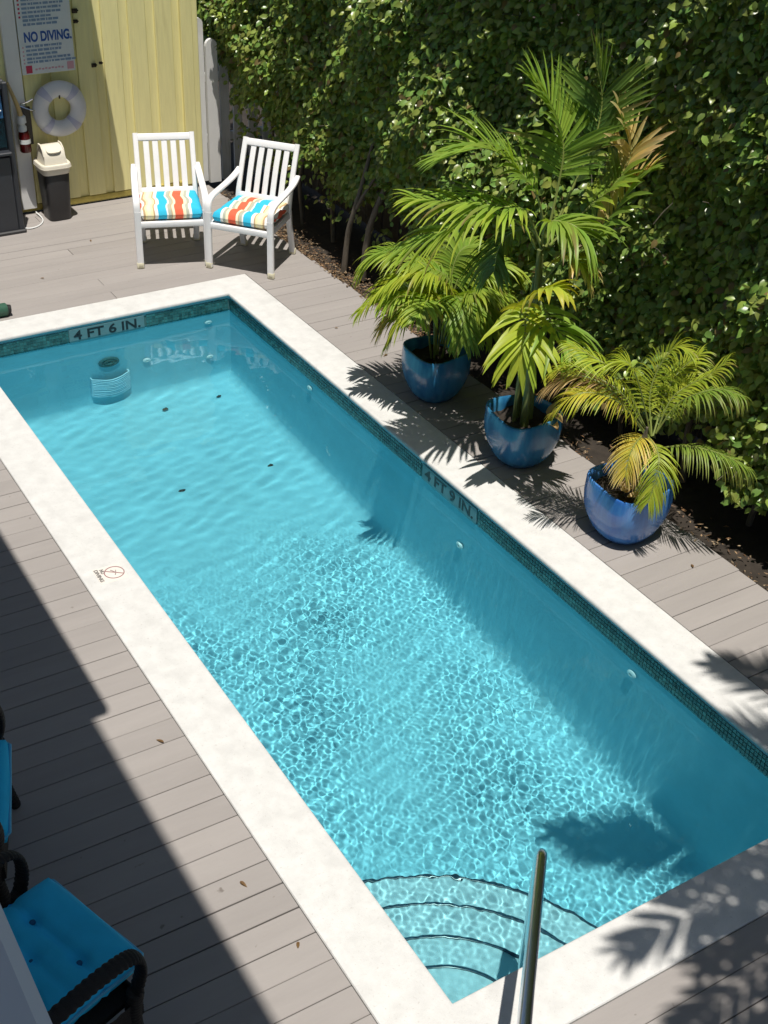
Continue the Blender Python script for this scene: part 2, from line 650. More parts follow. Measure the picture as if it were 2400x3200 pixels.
# corner steps with dark edging
stepo = []
for (R, z) in ((.36, -.31), (.64, -.55), (.95, -.79), (1.25, -1.03)):
    g = G()
    na = 36
    arc = [(R * math.sin(i / (na - 1) * math.pi / 2), R * math.cos(i / (na - 1) * math.pi / 2)) for i in range(na)]
    ring = [(-.012, -.012)]
    top = [(x, y, z) for (x, y) in arc]
    rim = [((R + .018) / R * x, (R + .018) / R * y, z - .018) for (x, y) in arc]
    bot = [((R + .018) / R * x, (R + .018) / R * y, -1.62) for (x, y) in arc]
    vs = [(-.012, -.012, z)] + top + rim + bot
    fs = [tuple([0] + list(range(na, 0, -1)))]
    for i in range(na - 1):
        for a in (1, 1 + na):
            fs.append((a + i, a + i + 1, a + na + i + 1, a + na + i))
    g.add(vs, fs)
    st = obj('step', g, M['shallow_tint_plaster'], pool, angle=35)
    g = G()
    path = [((R - .004) / R * x, (R - .004) / R * y, z + .004) for (x, y) in arc]
    g.sweep(path, rsec(.015, .010, .003))
    et = obj('edge_tile', g, M['tile_dark'], st)
    stepo += [st, et]

# waterline mosaic: real tiles on grout, the ones on the long wall as single pieces
ts = 0.0262
bz = [-.066 - ts * i for i in range(5)]
tm = G()
tm.box((0, 0, 0), (.004, ts - .003, ts - .003), .0012)
tile_mesh = make_mesh('waterline_tile', tm, M['tile'], smooth=False)
g = G()
zc = -.053 - 2.5 * ts
g.box((W + e - .0002, L / 2, zc), (.003, L + .02, 4 * ts + .006))
g.box((W / 2, L + e - .0002, zc), (W + .02, .003, 4 * ts + .006))
g.box((-e + .0002, L / 2, zc), (.003, L + .02, 4 * ts + .006))
g.box((W / 2, -e + .0002, zc), (W + .02, .003, 4 * ts + .006))
grout = obj('grout_band', g, M['grout'], pool, smooth=False)
rest = G()
count = 0
ny = int(L / ts)
tiles = []
for i in range(ny):
    y = .02 + ts * (i + .5)
    if y > L - .01 or 2.93 < y < 3.60:
        continue
    for r in range(5):
        tiles.append(((W + e - .003, y, bz[r] - .0), 0))
nx = int(W / ts)
for i in range(nx):
    x = .01 + ts * (i + .5)
    if x > W - .01 or .76 < x < 1.42:
        continue
    for r in range(5):
        tiles.append(((x, L + e - .003, bz[r]), 1))
camp = Vector(cam.matrix_world.translation)
order = sorted(range(len(tiles)), key=lambda i: (Vector(tiles[i][0]) - camp).length if tiles[i][0][1] > .55 else 99)
single = set(order[:296])
rec = []
for i, (p, w) in enumerate(tiles):
    jx, jz = rnd.uniform(-.0006, .0006), rnd.uniform(-.0006, .0006)
    if i in single:
        o = bpy.data.objects.new('waterline_tile', tile_mesh)
        COL.objects.link(o)
        o.parent = pool
        o.location = (p[0], p[1] + jx, p[2] + jz)
        rec.append(o)
    else:
        s = (ts - .003)
        rest.box((p[0] + jx, p[1], p[2] + jz), (.004, s, s) if w == 0 else (s, .004, s), .0012)
        cc = rnd.uniform(.55, 1.45)
        rest.c.extend([(.030 * cc, .135 * cc, .140 * cc)] * 24)
tr = obj('waterline_tiles', rest, mat('mosaic_tile_joined', (0, 0, 0), 0.12, 0.2, 14, spec=0.6, attr='Col'), pool, smooth=False)
tag(tr, kind='stuff')
# depth markers
def marker(org, right, txt, wid):
    right = Vector(right)
    n_ = right.cross(Vector((0, 0, 1)))
    o = Vector(org)
    g = G()
    c = o + right * wid / 2 - Vector((0, 0, .065))
    sx = wid if abs(right.x) > .5 else .012
    sy = wid if abs(right.y) > .5 else .012
    g.box(c, (sx, sy, 5 * ts + .004), .002)
    mk = obj('depth_marker', g, M['marker'], pool, smooth=False)
    lt = text('lettering', txt, .108, o + right * .035 + Vector((0, 0, -.090)) + n_ * .0066, right, (0, 0, 1), M['black'], pool, bold=.0024, width=wid - .07)
    lt.parent = mk
    return [mk, lt]
mk = marker((.772, L + e - .002, -.054), (1, 0, 0), '4 FT 6 IN.', .635)
mk += marker((W + e - .002, 3.585, -.054), (0, -1, 0), '4 FT 9 IN.', .64)
# return jets on the walls
jets = []
for (p, ax) in (((1.97, L + .004, -.34), 1), ((1.40, L + .004, -.82), 1), ((1.97, L + .004, -1.03), 1), ((W + .004, 5.17, -.31), 0), ((W + .004, 3.09, -.64), 0), ((W + .004, 1.39, -.32), 0)):
    g = G()
    g.lathe([(.034, 0), (.034, .007), (.027, .013), (.014, .014), (.011, .006), (.002, .006)], n=20, capb=True, capt=True)
    R = Matrix.Rotation(math.radians(90), 3, 'X') if ax else Matrix.Rotation(math.radians(-90), 3, 'Y')
    g.v = [tuple(R @ Vector(v) + Vector(p)) for v in g.v]
    jets.append(obj('return_jet', g, M['fit'], pool))
# round drain cover and half-round skirted outlet below it on the far wall
Rx = Matrix.Rotation(math.radians(90), 3, 'X')
g = G()
g.lathe([(.088, 0), (.088, .010), (.066, .014), (.062, .005), (.046, .005), (.042, .016), (.030, .016), (.026, .006), (.004, .006)], n=32, capb=True, capt=True)
g.v = [tuple(Rx @ Vector(v) + Vector((1.075, L + .006, -.695))) for v in g.v]
dc = obj('drain_cover', g, M['grout'], pool)
g = G()
for i in range(11):
    z = -.93 - i * .031
    dep = .075 * (1 - .25 * (i / 10.0) ** 2) + .0012 * (i % 2)
    sec = []
    hw = .16
    pts = [(1.07 - hw, L + .02, z)] + [(1.07 - hw + 2 * hw * t, L + .006 - dep * math.sin(math.pi * (.12 + .76 * t)), z - .03 * math.sin(math.pi * t)) for t in [j / 16 for j in range(17)]] + [(1.07 + hw, L + .02, z)]
    g.sweep(pts, rsec(.012, .034, .004))
oc = obj('outlet_cover', g, mat('pale_blue_plastic', (.50, .74, .84), .4, .1, 9), pool)
receiver(basin, grout, tr, dc, oc, *stepo, *mk, *jets, *rec)

# scraps of debris lying on the pool floor
for (x, y, lab) in ((1.42, 6.3, 'dark leaf scrap on the pool floor just below the far wall outlet cover'), (1.90, 6.30, 'dark leaf scrap on the pool floor close to the far right corner'),
                    (1.83, 5.19, 'small dark leaf on the pool floor toward the right wall'), (1.08, 5.2, 'small dark leaf on the open pool floor, nearest to the camera of the scraps')):
    g = G()
    a = rnd.random() * 6
    z = floorz(y) + (.03 if y > 6.2 else .004)
    pts = [(x + r * math.cos(a + t), y + r * .6 * math.sin(a + t), z + .006 * math.sin(3 * t)) for t, r in [(i * math.pi / 4, rnd.uniform(.02, .034)) for i in range(8)]]
    g.add([(x, y, z + .012)] + pts, [(0, i + 1, (i + 1) % 8 + 1) for i in range(8)])
    lf = obj('sunken_leaf', g, M['brown'])
    lf['label'] = lab
    lf['category'] = 'leaf'
    lf['group'] = 'leaf scraps on the pool floor'
    receiver(lf)

# ------------------------------------------------------------------ water
nx, ny = 380, 1150
xs = np.linspace(-.03, W + .03, nx + 1)
ys = np.linspace(-.03, L + .03, ny + 1)
X, Y = np.meshgrid(xs, ys)
h = np.zeros_like(X)
def blob(cx, cy, rx, ry):
    return np.exp(-(((X - cx) / rx) ** 2 + ((Y - cy) / ry) ** 2))
near = 1 / (1 + np.exp((Y + .25 * X - 4.05 + .25 * np.sin(X * 3.1)) / .22))
act = near * (0.55 + .35 * blob(.5, 2.7, .6, .9) + .40 * blob(1.5, 1.2, .55, .8) + .35 * blob(1.4, 3.3, .5, .5) - .25 * blob(1.05, 1.3, .35, .6) - .22 * blob(1.2, 2.3, .3, .5) - .2 * blob(.9, 1.9, .25, .4))
pat = sum(np.sin(X * kx + Y * ky + ph) for kx, ky, ph in [(3.1, 2.2, .3), (-4.3, 3.7, 1.9), (6.1, -2.9, 4.1), (1.7, 7.3, 2.2), (8.3, 5.1, .9)]) / 2.2
act = act * (.9 + .3 * pat) + .55 * blob(.35, .45, .55, .55)
act = np.clip(act, 0.03, 1.0)
for i in range(70):
    lam = .028 * 2 ** (rng.random() * 2.3)
    a = rng.random() * 6.283 if i % 2 else 2.3 + rng.normal() * .6
    k = 6.283 / lam
    h += WAVE1 / math.sqrt(35) / k * act * np.sin(k * (X * np.cos(a) + Y * np.sin(a)) + rng.random() * 6.283)
for i in range(26):
    lam = .22 * 2 ** (rng.random() * 2.2)
    a = rng.random() * 6.283
    k = 6.283 / lam
    h += WAVE2 / math.sqrt(13) / k * np.sin(k * (X * np.cos(a) + Y * np.sin(a)) + rng.random() * 6.283)
for i in range(22):
    lam = .09 * 2 ** (rng.random() * 1.4)
    a = 1.9 + rng.normal() * .5
    k = 6.283 / lam
    h += WAVE3 / math.sqrt(11) / k * np.sin(k * (X * np.cos(a) + Y * np.sin(a)) + rng.random() * 6.283)
V = np.stack([X, Y, h + WZ], -1).reshape(-1, 3)
I = np.arange((nx + 1) * (ny + 1)).reshape(ny + 1, nx + 1)
F = np.stack([I[:-1, :-1], I[:-1, 1:], I[1:, 1:], I[1:, :-1]], -1).reshape(-1, 4)
me = bpy.data.meshes.new('water')
me.vertices.add(len(V))
me.vertices.foreach_set('co', V.astype(np.float32).ravel())
me.loops.add(F.size)
me.loops.foreach_set('vertex_index', F.astype(np.int32).ravel())
me.polygons.add(len(F))
me.polygons.foreach_set('loop_start', np.arange(0, F.size, 4, dtype=np.int32))
me.polygons.foreach_set('use_smooth', np.ones(len(F), dtype=bool))
me.update()
me.validate()
wm = bpy.data.materials.new('water')
wm.use_nodes = True
n = wm.node_tree
n.nodes.clear()
out = n.nodes.new('ShaderNodeOutputMaterial')
gl = n.nodes.new('ShaderNodeBsdfGlass')
gl.inputs['IOR'].default_value = 1.33
gl.inputs['Roughness'].default_value = 0.0
gl.inputs['Color'].default_value = (0.72, 0.97, 0.99, 1)
n.links.new(gl.outputs[0], out.inputs[0])
me.materials.append(wm)
wo = bpy.data.objects.new('water', me)
COL.objects.link(wo)
wo['kind'] = 'structure'
wo.cycles.is_caustics_caster = True

# ------------------------------------------------------------------ no-diving marker on the coping
nd = thing('no_diving_marker', 'small square no diving marker tile with red barred circle on the left coping', 'sign', (-.135, 3.327, 0))
g = G()
g.box((-.142, 3.327, -.001), (.165, .16, .006), .002)
obj('tile', g, mat('marker_stone', (.68, .645, .60), .5, .06, 12), nd, smooth=False)
g = G()
rc = .056
cx, cy = -.118, 3.327
g.tube([(cx + rc * math.cos(t), cy + rc * math.sin(t), .002) for t in [i * math.pi / 20 for i in range(40)]], .0034, 6, closed=True)
g.tube([(cx + rc * math.cos(2.5), cy + rc * math.sin(2.5), .002), (cx - rc * math.cos(2.5), cy - rc * math.sin(2.5), .002)], .0034, 6)
obj('barred_circle', g, mat('faded_red_print', (.33, .20, .20), .5), nd)
g = G()
g.tube([(cx - .012, cy + .030, .0015), (cx + .008, cy - .004, .0015), (cx - .004, cy - .026, .0015)], .0035, 6)
g.tube([(cx + .015, cy + .018, .0015), (cx + .008, cy - .004, .0015)], .003, 6)
obj('diver_figure', g, mat('faded_grey_print', (.30, .24, .23), .5), nd)
text('lettering', 'NO', .032, (-.188, 3.385, .0025), (0, -1, 0), (1, 0, 0), mat('worn_print', (.20, .19, .18), .6), nd, bold=.0015, width=.045)
text('lettering', 'DIVING', .03, (-.218, 3.395, .0025), (0, -1, 0), (1, 0, 0), bpy.data.materials['worn_print'], nd, bold=.0015, width=.125)

# ------------------------------------------------------------------ stair handrail
hr = thing('handrail', 'polished steel handrail slanting over the corner steps into the pool', 'handrail', (-.46, -.90, 0))
A, B_ = Vector((-.44, -.885, .86)), Vector((.46, .115, .53))
g = G()
d = (B_ - A).normalized()
P = [Vector((-.46, -.905, .0)), Vector((-.46, -.905, .70))]
for t in (.15, .4, .65, .9):
    p0, p1, p2 = Vector((-.46, -.905, .70)), A - d * .03, A + d * .12
    P.append(p0 * (1 - t) ** 2 + p1 * 2 * t * (1 - t) + p2 * t * t)
P += [A + d * .14, A + (B_ - A) * .5, B_ - d * .1]
for t in (.12, .3, .5, .7, .88):
    p0, p1, p2 = B_ - d * .1, B_ + d * .005, Vector((B_.x + .012, B_.y + .013, B_.z - .13))
    P.append(p0 * (1 - t) ** 2 + p1 * 2 * t * (1 - t) + p2 * t * t)
P += [Vector((.474, .130, .36)), Vector((.478, .134, -.1)), Vector((.482, .138, -.549))]
Pn = []
for i in range(len(P) - 1):
    Pn.append(P[i])
g.tube(P, .0245, 20)
tb = obj('rail_tube', g, M['chrome'], hr, angle=60)
g = G()
g.lathe([(.05, .0), (.05, .012), (.03, .022), (.026, .022)], (-.46, -.905, 0), 24, capb=True, capt=True)
obj('base_flange', g, M['chrome'], hr)
g = G()
g.lathe([(.05, 0), (.05, .012), (.03, .022), (.026, .022)], (.482, .138, -.549), 24, capb=True, capt=True)
fl = obj('base_flange', g, M['chrome'], hr)
receiver(tb, fl)
# ------------------------------------------------------------------ yellow boarded building
YW = 9.10
yb = thing('yellow_building', 'yellow boarded building side wall behind the bin and the white chairs', 'building', (1.5, YW, 0))
g = G()
g.box((1.05, YW + .075, 1.3), (3.93, .10, 2.6))
obj('wall', g, M['yellow'], yb, smooth=False)
kk = 0
for k in range(-9, 3):
    x0 = 2.40 + .257 * k
    g = G()
    z1 = 2.55
    g.box((x0 + .085 + rnd.uniform(-.002, .002), YW + .012, .075 + (z1 - .075) / 2), (.168, .026, z1 - .075), .004)
    obj('plank', g, M['yellow'], yb, smooth=False)
g = G()
g.box((1.05, YW + .016, .042), (3.92, .03, .055), .004)
obj('base_strip', g, M['yellow_dirty'], yb, smooth=False)
g = G()
g.box((2.965, YW + .006, 1.3), (.115, .045, 2.52), .004)
obj('corner_board', g, M['yellow'], yb, smooth=False)
g = G()
g.box((1.285, YW - .02, 1.30), (.135, .05, 2.5), .005)
obj('trim_board', g, M['white'], yb, smooth=False)
g = G()
g.box((-.3, YW - .20, 2.47), (4.62, .70, .10), .01)
obj('eave', g, M['white'], yb, smooth=False)
for (x, z, s) in ((1.90, 1.77, .05), (1.90, 1.68, .04), (2.035, 1.285, .045), (2.10, 1.30, .03)):
    g = G()
    g.box((x, YW - .012, z), (s, .012, s * .8), .003)
    g.tube([(x - s * .5, YW - .022, z + s * .2), (x + s * .1, YW - .03, z - s * .1), (x + s * .55, YW - .022, z + s * .1)], .007, 8)
    obj('latch', g, M['iron'], yb)
g = G()
g.tube([(1.655, YW - .005, 1.10), (1.655, YW - .08, 1.095), (1.655, YW - .105, 1.075), (1.655, YW - .10, 1.05)], .008, 8)
obj('ring_hook', g, M['iron'], yb)

# ------------------------------------------------------------------ pool rules sign
sg = thing('pool_sign', 'white pool rules sign reading NO DIVING in big blue letters on the yellow wall', 'sign', (1.6, YW - .05, 1.6))
ysg = YW - .055
g = G()
g.box((1.60, ysg, 1.675), (.49, .012, .80), .003)
obj('board', g, M['sign'], sg, smooth=False)
text('lettering', 'NO DIVING.', .115, (1.405, ysg - .0075, 1.555), (1, 0, 0), (0, 0, 1), M['sign_blue'], sg, bold=.004, width=.43)
# header block and the small rule lines, too far off to read: printed strokes
g = G()
g.box((1.60, ysg - .0075, 1.965), (.44, .003, .07))
obj('red_header', g, M['sign_red'], sg, smooth=False)
g = G()
g.box((1.42, ysg - .0075, 1.32), (.055, .003, .065))
for z in (1.905, 1.87, 1.835, 1.80, 1.765):
    g.box((1.385, ysg - .0075, z), (.016, .003, .016))
tag(obj('red_print', g, M['sign_red'], sg, smooth=False), kind='stuff')
g = G()
g.box((1.80, ysg - .0075, 1.325), (.060, .003, .065))
for i in range(9):
    g.box((1.485 + i * .03, ysg - .0075, 1.315 + (i % 2) * .004), (.02, .003, .014))
for z in (1.51, 1.475, 1.44, 1.405, 1.375):
    g.box((1.385, ysg - .0075, z), (.012, .003, .012))
tag(obj('pink_print', g, M['sign_pink'], sg, smooth=False), kind='stuff')
g = G()
for z in (1.905, 1.87, 1.835, 1.80, 1.765, 1.735, 1.70, 1.515, 1.48, 1.445, 1.41, 1.38):
    x = 1.41
    xe = rnd.uniform(1.66, 1.83)
    while x < xe:
        w_ = rnd.uniform(.012, .055)
        g.box((x + w_ / 2, ysg - .0075, z), (w_, .003, rnd.uniform(.015, .021)))
        x += w_ + rnd.uniform(.005, .010)
tag(obj('rule_lines', g, M['sign_pale'], sg, smooth=False), kind='stuff')

# ------------------------------------------------------------------ life ring
lr = thing('life_ring', 'white life ring hanging on the yellow wall below the sign', 'life ring', (1.655, YW - .075, .95))
g = G()
RM, rm = .179, .074
na, nb = 48, 18
vs = []
for i in range(na):
    t = 2 * math.pi * i / na
    for j in range(nb):
        p = 2 * math.pi * j / nb
        r = RM + rm * math.cos(p)
        vs.append((1.655 + r * math.cos(t), YW - .068 + .052 * math.sin(p) - .02 * math.sin(t) * 0, .95 + r * math.sin(t)))
fs = [(i * nb + j, ((i + 1) % na) * nb + j, ((i + 1) % na) * nb + (j + 1) % nb, i * nb + (j + 1) % nb) for i in range(na) for j in range(nb)]
g.add(vs, fs)
obj('ring', g, M['ring'], lr, angle=80)
for a0 in (48, 132, 228, 312):
    g = G()
    vs = []
    for i in range(6):
        t = math.radians(a0 - 9 + i * 3.6)
        for j in range(nb):
            p = 2 * math.pi * j / nb
            r = RM + (rm + .003) * math.cos(p)
            vs.append((1.655 + r * math.cos(t), YW - .068 + .055 * math.sin(p), .95 + r * math.sin(t)))
    g.add(vs, [(i * nb + j, (i + 1) * nb + j, (i + 1) * nb + (j + 1) % nb, i * nb + (j + 1) % nb) for i in range(5) for j in range(nb)])
    obj('band', g, M['ring_band'], lr, angle=80)

# ------------------------------------------------------------------ swing-top bin
bn = thing('waste_bin', 'dark swing top waste bin with beige hooded lid against the yellow wall', 'waste bin', (1.49, 8.90, 0))
g = G()
g.lathe([(.100, .0), (.104, .006), (.122, .46), (.118, .47)], (1.49, 8.90, 0), 40, ex=5, rot=.02, capb=True)
g.v = [(1.49 + (x - 1.49) * 1.02, 8.90 + (y - 8.90) * 1.15, z) for (x, y, z) in g.v]
obj('body', g, M['bin'], bn, angle=40)
g = G()
g.lathe([(.124, .435), (.132, .445), (.134, .485), (.146, .492), (.150, .50), (.146, .512), (.146, .518), (.140, .530), (.118, .532), (.110, .52)], (1.49, 8.90, 0), 40, ex=5, rot=.02)
g.v = [(1.49 + (x - 1.49) * 1.0, 8.90 + (y - 8.90) * 1.1, z) for (x, y, z) in g.v]
obj('lid_rim', g, M['beige'], bn, angle=40)
g = G()                                      # hood: arched front-to-back with closed ends
nh = 14
prof = []
for i in range(nh):
    t = i / (nh - 1)
    yy = -.118 + .236 * t
    zz = .522 + .165 * (math.sin(math.pi * (0.5 * t + .0)) ** .8 if t < .55 else math.sin(math.pi * (.275 + (t - .55) * 1.6)) ** .75)
    prof.append((yy, zz))
prof = [(-.125, .522), (-.112, .58), (-.088, .635), (-.05, .668), (0, .682), (.04, .680), (.08, .655), (.108, .59), (.118, .522)]
vs = []
for (yy, zz) in prof:
    for sx in (-1, 1):
        ins = .108 - (zz - .522) * .14
        vs.append((1.49 + sx * ins, 8.90 + yy, zz))
fs = [(2 * i, 2 * i + 1, 2 * i + 3, 2 * i + 2) for i in range(len(prof) - 1)]
fs.append(tuple(2 * i for i in range(len(prof))))
fs.append(tuple(2 * i + 1 for i in range(len(prof)))[::-1])
g.add(vs, fs)
obj('hood', g, M['beige'], bn, angle=35)
g = G()                                      # the swing flap, a raised rounded plate on the front slope
vs = []
nq = 20
for i in range(nq):
    t = 2 * math.pi * i / nq
    a = math.cos(t)
    b = math.sin(t)
    k = 1 / (abs(a) ** 3.5 + abs(b) ** 3.5) ** (1 / 3.5)
    u, w_ = a * k * .068, b * k * .046
    yy = -.068 + w_ * .80
    zz = .656 + w_ * .55
    vs.append((1.49 + u, 8.90 + yy - .006, zz + .006))
vs += [(x * 1.0, y + .012, z - .014) for (x, y, z) in vs]
fs = [tuple(range(nq)), *[(i, (i + 1) % nq, nq + (i + 1) % nq, nq + i) for i in range(nq)]]
g.add(vs, fs)
obj('flap', g, M['beige'], bn, angle=50)
g = G()
for sx in (-1, 1):
    g.tube([(1.49 + sx * .095, 8.81, .60), (1.49 + sx * .096, 8.83, .655), (1.49 + sx * .094, 8.88, .688), (1.49 + sx * .094, 8.94, .686), (1.49 + sx * .096, 8.99, .62)], .008, 8)
obj('hood_ridge', g, M['beige'], bn)

# ------------------------------------------------------------------ dark drinks cabinet at the edge of the picture
cb = thing('drinks_cabinet', 'dark grey drinks dispenser cabinet with recessed black front at the wall', 'dispenser', (.86, 8.83, 0))
x0, x1, y0, y1, H = .56, 1.10, 8.69, 9.02, 1.34
g = G()
g.box(((x0 + x1) / 2, (y0 + y1) / 2 + .02, H / 2), (x1 - x0, y1 - y0 - .04, H), .014)
obj('carcass', g, M['cabinet'], cb, smooth=False)
g = G()
for (xa, xb, za, zb) in ((x0, x0 + .05, .0, H), (x1 - .05, x1, .0, H), (x0 + .05, x1 - .05, H - .06, H), (x0 + .05, x1 - .05, 0, .70)):
    g.box(((xa + xb) / 2, y0 - .008, (za + zb) / 2), (xb - xa - .001, .055, zb - za - .001), .008)
obj('front_frame', g, M['cabinet'], cb, smooth=False)
g = G()
g.box(((x0 + x1) / 2, y0 + .012, .99), (x1 - x0 - .105, .02, .56), .003)
obj('recess_panel', g, M['recess'], cb, smooth=False)
g = G()
g.box(((x0 + x1) / 2, y0 - .001, 1.13), (x1 - x0 - .12, .012, .20), .003)
lb = obj('blue_label', g, M['blue_print'], cb, smooth=False)
g = G()
g.tube([(x1 - .26, y0 - .009, 1.045), (x1 - .16, y0 - .009, 1.06), (x1 - .075, y0 - .009, 1.10)], .007, 6)
for (xx, zz, r) in ((x1 - .10, 1.17, .011), (x1 - .13, 1.145, .014), (x1 - .09, 1.135, .009)):
    g.lathe([(r, 0), (r * .7, .004)], (0, 0, 0), 10, capt=True)
    nvs = 20
    for q in range(nvs):
        v = g.v[-nvs + q]
        g.v[-nvs + q] = (xx + v[0], y0 - .008 - v[2], zz + v[1])
obj('swoosh', g, M['fit'], cb)
g = G()
g.box(((x0 + x1) / 2, y0 - .03, .735), (x1 - x0 - .08, .10, .03), .008)
obj('drip_tray', g, M['cabinet'], cb, smooth=False)
g = G()
g.box(((x0 + x1) / 2, y0 - .015, .005), (x1 - x0 + .02, .09, .05), .01)
obj('plinth', g, M['bin'], cb, smooth=False)

# cable on the deck between cabinet and bin
g = G()
g.tube(spline([(1.08, 8.78, .006), (1.15, 8.70, .006), (1.24, 8.72, .006), (1.31, 8.80, .006), (1.34, 8.90, .006), (1.33, 9.04, .02)], 24), .006, 6)
tag(obj('cable', g, M['fit']), 'thin pale cable lying on the deck between the dark cabinet and the bin', 'cable')

# ------------------------------------------------------------------ fire extinguisher on its bracket board
fe = thing('fire_extinguisher', 'dark red fire extinguisher with tan hose on a brown board beside the life ring', 'fire extinguisher', (1.275, YW - .12, .62))
g = G()
g.box((1.335, YW - .058, .83), (.10, .02, .34), .004)
obj('bracket_board', g, M['brown'], fe, smooth=False)
g = G()
g.lathe([(.045, .0), (.052, .012), (.053, .15), (.046, .185), (.022, .20), (.020, .22)], (1.285, YW - .125, .62), 24, capb=True, capt=True)
cy_ = obj('cylinder', g, M['red'], fe)
g = G()
g.lathe([(.024, .0), (.040, .01), (.040, .05), (.028, .065), (.028, .075), (.044, .085), (.040, .14), (.018, .16)], (1.275, YW - .125, .80), 20, capb=True, capt=True)
obj('valve_collar', g, M['fit'], fe)
g = G()
g.lathe([(.0536, .08), (.0538, .12)], (1.285, YW - .125, .62), 24)
obj('label', g, M['fit'], fe)
g = G()
g.tube(spline([(1.272, YW - .13, .94), (1.262, YW - .135, 1.00), (1.24, YW - .14, 1.08), (1.215, YW - .12, 1.17), (1.20, YW - .09, 1.24)], 14), .02, 12, scale=[1.25 - .05 * i for i in range(14)])
obj('hose', g, M['tan'], fe)
g = G()
g.tube([(1.30, YW - .06, 1.03), (1.36, YW - .09, 1.05), (1.41, YW - .09, 1.07)], .006, 6)
g.tube([(1.30, YW - .06, 1.01), (1.36, YW - .09, .985), (1.42, YW - .09, .965)], .006, 6)
obj('wire_hook', g, M['chrome'], fe)

# ------------------------------------------------------------------ white picket fence from the building corner into the hedge
pf = thing('picket_fence', 'weathered white picket fence between the yellow wall and the hedge', 'fence', (3.2, 9.22, 0))
def picket(x, y, w_, hgt, m_, nm='picket', yaw_=0.0, dep=.024):
    g = G()
    vs = []
    pts = [(-w_ / 2, .0), (w_ / 2, .0), (w_ / 2, hgt - w_ * .55)] + [(w_ / 2 * math.cos(t), hgt - w_ * .55 + w_ * .55 * math.sin(t)) for t in [math.pi * i / 8 for i in range(1, 8)]] + [(-w_ / 2, hgt - w_ * .55)]
    c, s = math.cos(yaw_), math.sin(yaw_)
    n_ = len(pts)
    for yy in (-dep / 2, dep / 2):
        for (a, z) in pts:
            vs.append((x + a * c - yy * s, y + a * s + yy * c, z))
    fs = [tuple(range(n_)), tuple(range(n_, 2 * n_))[::-1]] + [(i, i + n_, (i + 1) % n_ + n_, (i + 1) % n_) for i in range(n_)]
    g.add(vs, fs)
    return obj(nm, g, m_, pf, smooth=False)
picket(3.135, 9.24, .10, 1.585, M['white'], 'post', dep=.06)
picket(3.235, 9.16, .118, 1.40, M['white'], dep=.04)
for i, x in enumerate((3.385, 3.53, 3.69, 3.85, 4.01)):
    picket(x, 9.21 + rnd.uniform(-.01, .01), .095, 1.17 + rnd.uniform(-.05, .05), M['fence_white'], yaw_=rnd.uniform(-.06, .06))
for z in (.42, 1.02):
    g = G()
    g.box((3.6, 9.25, z), (.98, .035, .085), .006)
    obj('rail', g, M['fence_white'], pf, smooth=False)

# dark board fence behind the hedge
df = thing('board_fence', 'old dark board fence in deep shade behind the hedge', 'fence', (4.08, 4.6, 0))
for i in range(60):
    y = 9.05 - i * .155
    g = G()
    hgt = 2.15 + rnd.uniform(-.04, .04)
    g.box((4.08 + rnd.uniform(-.006, .006), y, hgt / 2 - .04), (.022, .142, hgt), .003)
    obj('board', g, M['darkwood'], df, smooth=False)

# ------------------------------------------------------------------ white slatted chairs
def make_chair(loc, rz, label):
    c = thing('patio_chair', label, 'chair', loc, rz, 'white slatted patio chairs')
    LC = lambda nm, g, m_, p=None: obj(nm, g, m_, p or c, local=True, angle=45)
    m_ = M['chair_white']
    def P(nm, path, sec, upv=(0, 0, 1), parent=None, n=None):
        g = G()
        g.sweep(spline(path, n) if n else path, sec, upv)
        return LC(nm, g, m_, parent)
    for s in (-1, 1):
        # front leg rising and curving over into the arm
        P('front_leg', [(s * .290, -.297, .012), (s * .290, -.295, .30), (s * .288, -.293, .50)], rsec(.058, .036, .010), (0, 1, 0))
        P('armrest', [(s * .290, -.293, .50), (s * .290, -.285, .555), (s * .290, -.25, .598), (s * .290, -.17, .618), (s * .287, .0, .632), (s * .284, .16, .650), (s * .279, .26, .672), (s * .272, .325, .70)], rsec(.058, .030, .012), (0, 0, 1), n=22)
        # rear leg sweeping back, then the back post
        P('rear_leg', [(s * .238, .298, .012), (s * .240, .262, .15), (s * .242, .222, .30), (s * .244, .205, .43)], rsec(.052, .036, .010), (0, 1, 0), n=10)
        P('back_post', [(s * .244, .205, .42), (s * .244, .235, .55), (s * .244, .315, .75), (s * .244, .408, .955)], rsec(.046, .030, .009), (0, 1, 0), n=12)
        for (x, y) in ((s * .292, -.297), (s * .238, .298)):
            g = G()
            g.lathe([(.024, .0), (.030, .004), (.0315, .045), (.029, .05)], (x, y, 0), 16, ex=4, capb=True, capt=True)
            g.v = [(a, y + (b - y) * .68, z_) for (a, b, z_) in g.v]
            LC('foot_cap', g, M['cap'])
        P('side_rail', [(s * .278, -.28, .385), (s * .245, .215, .385)], rsec(.028, .05, .008))
    P('front_rail', [(-.275, -.292, .385), (.275, -.292, .385)], rsec(.030, .055, .010))
    P('rear_rail', [(-.23, .205, .385), (.23, .205, .385)], rsec(.030, .05, .008))
    P('top_rail', [(-.228, .394, .922), (.228, .394, .922)], rsec(.026, .062, .008), (0, .42, .91))
    P('bottom_rail', [(-.228, .222, .500), (.228, .222, .500)], rsec(.024, .06, .008), (0, .35, .94))
    for i in range(5):
        x = (i - 2) * .0785
        P('back_slat', [(x, .228, .52), (x, .309, .735), (x, .384, .897)], rsec(.050, .014, .004), (0, -1, .4), n=8)
    g = G()
    g.box((0, -.04, .394), (.505, .47, .012), .003)
    obj('seat', g, m_, c, local=True, smooth=False)
    return c
ch1 = make_chair((2.087, 7.592, 0), math.radians(-19.4), 'white slatted patio chair standing squarely in front of the yellow wall')
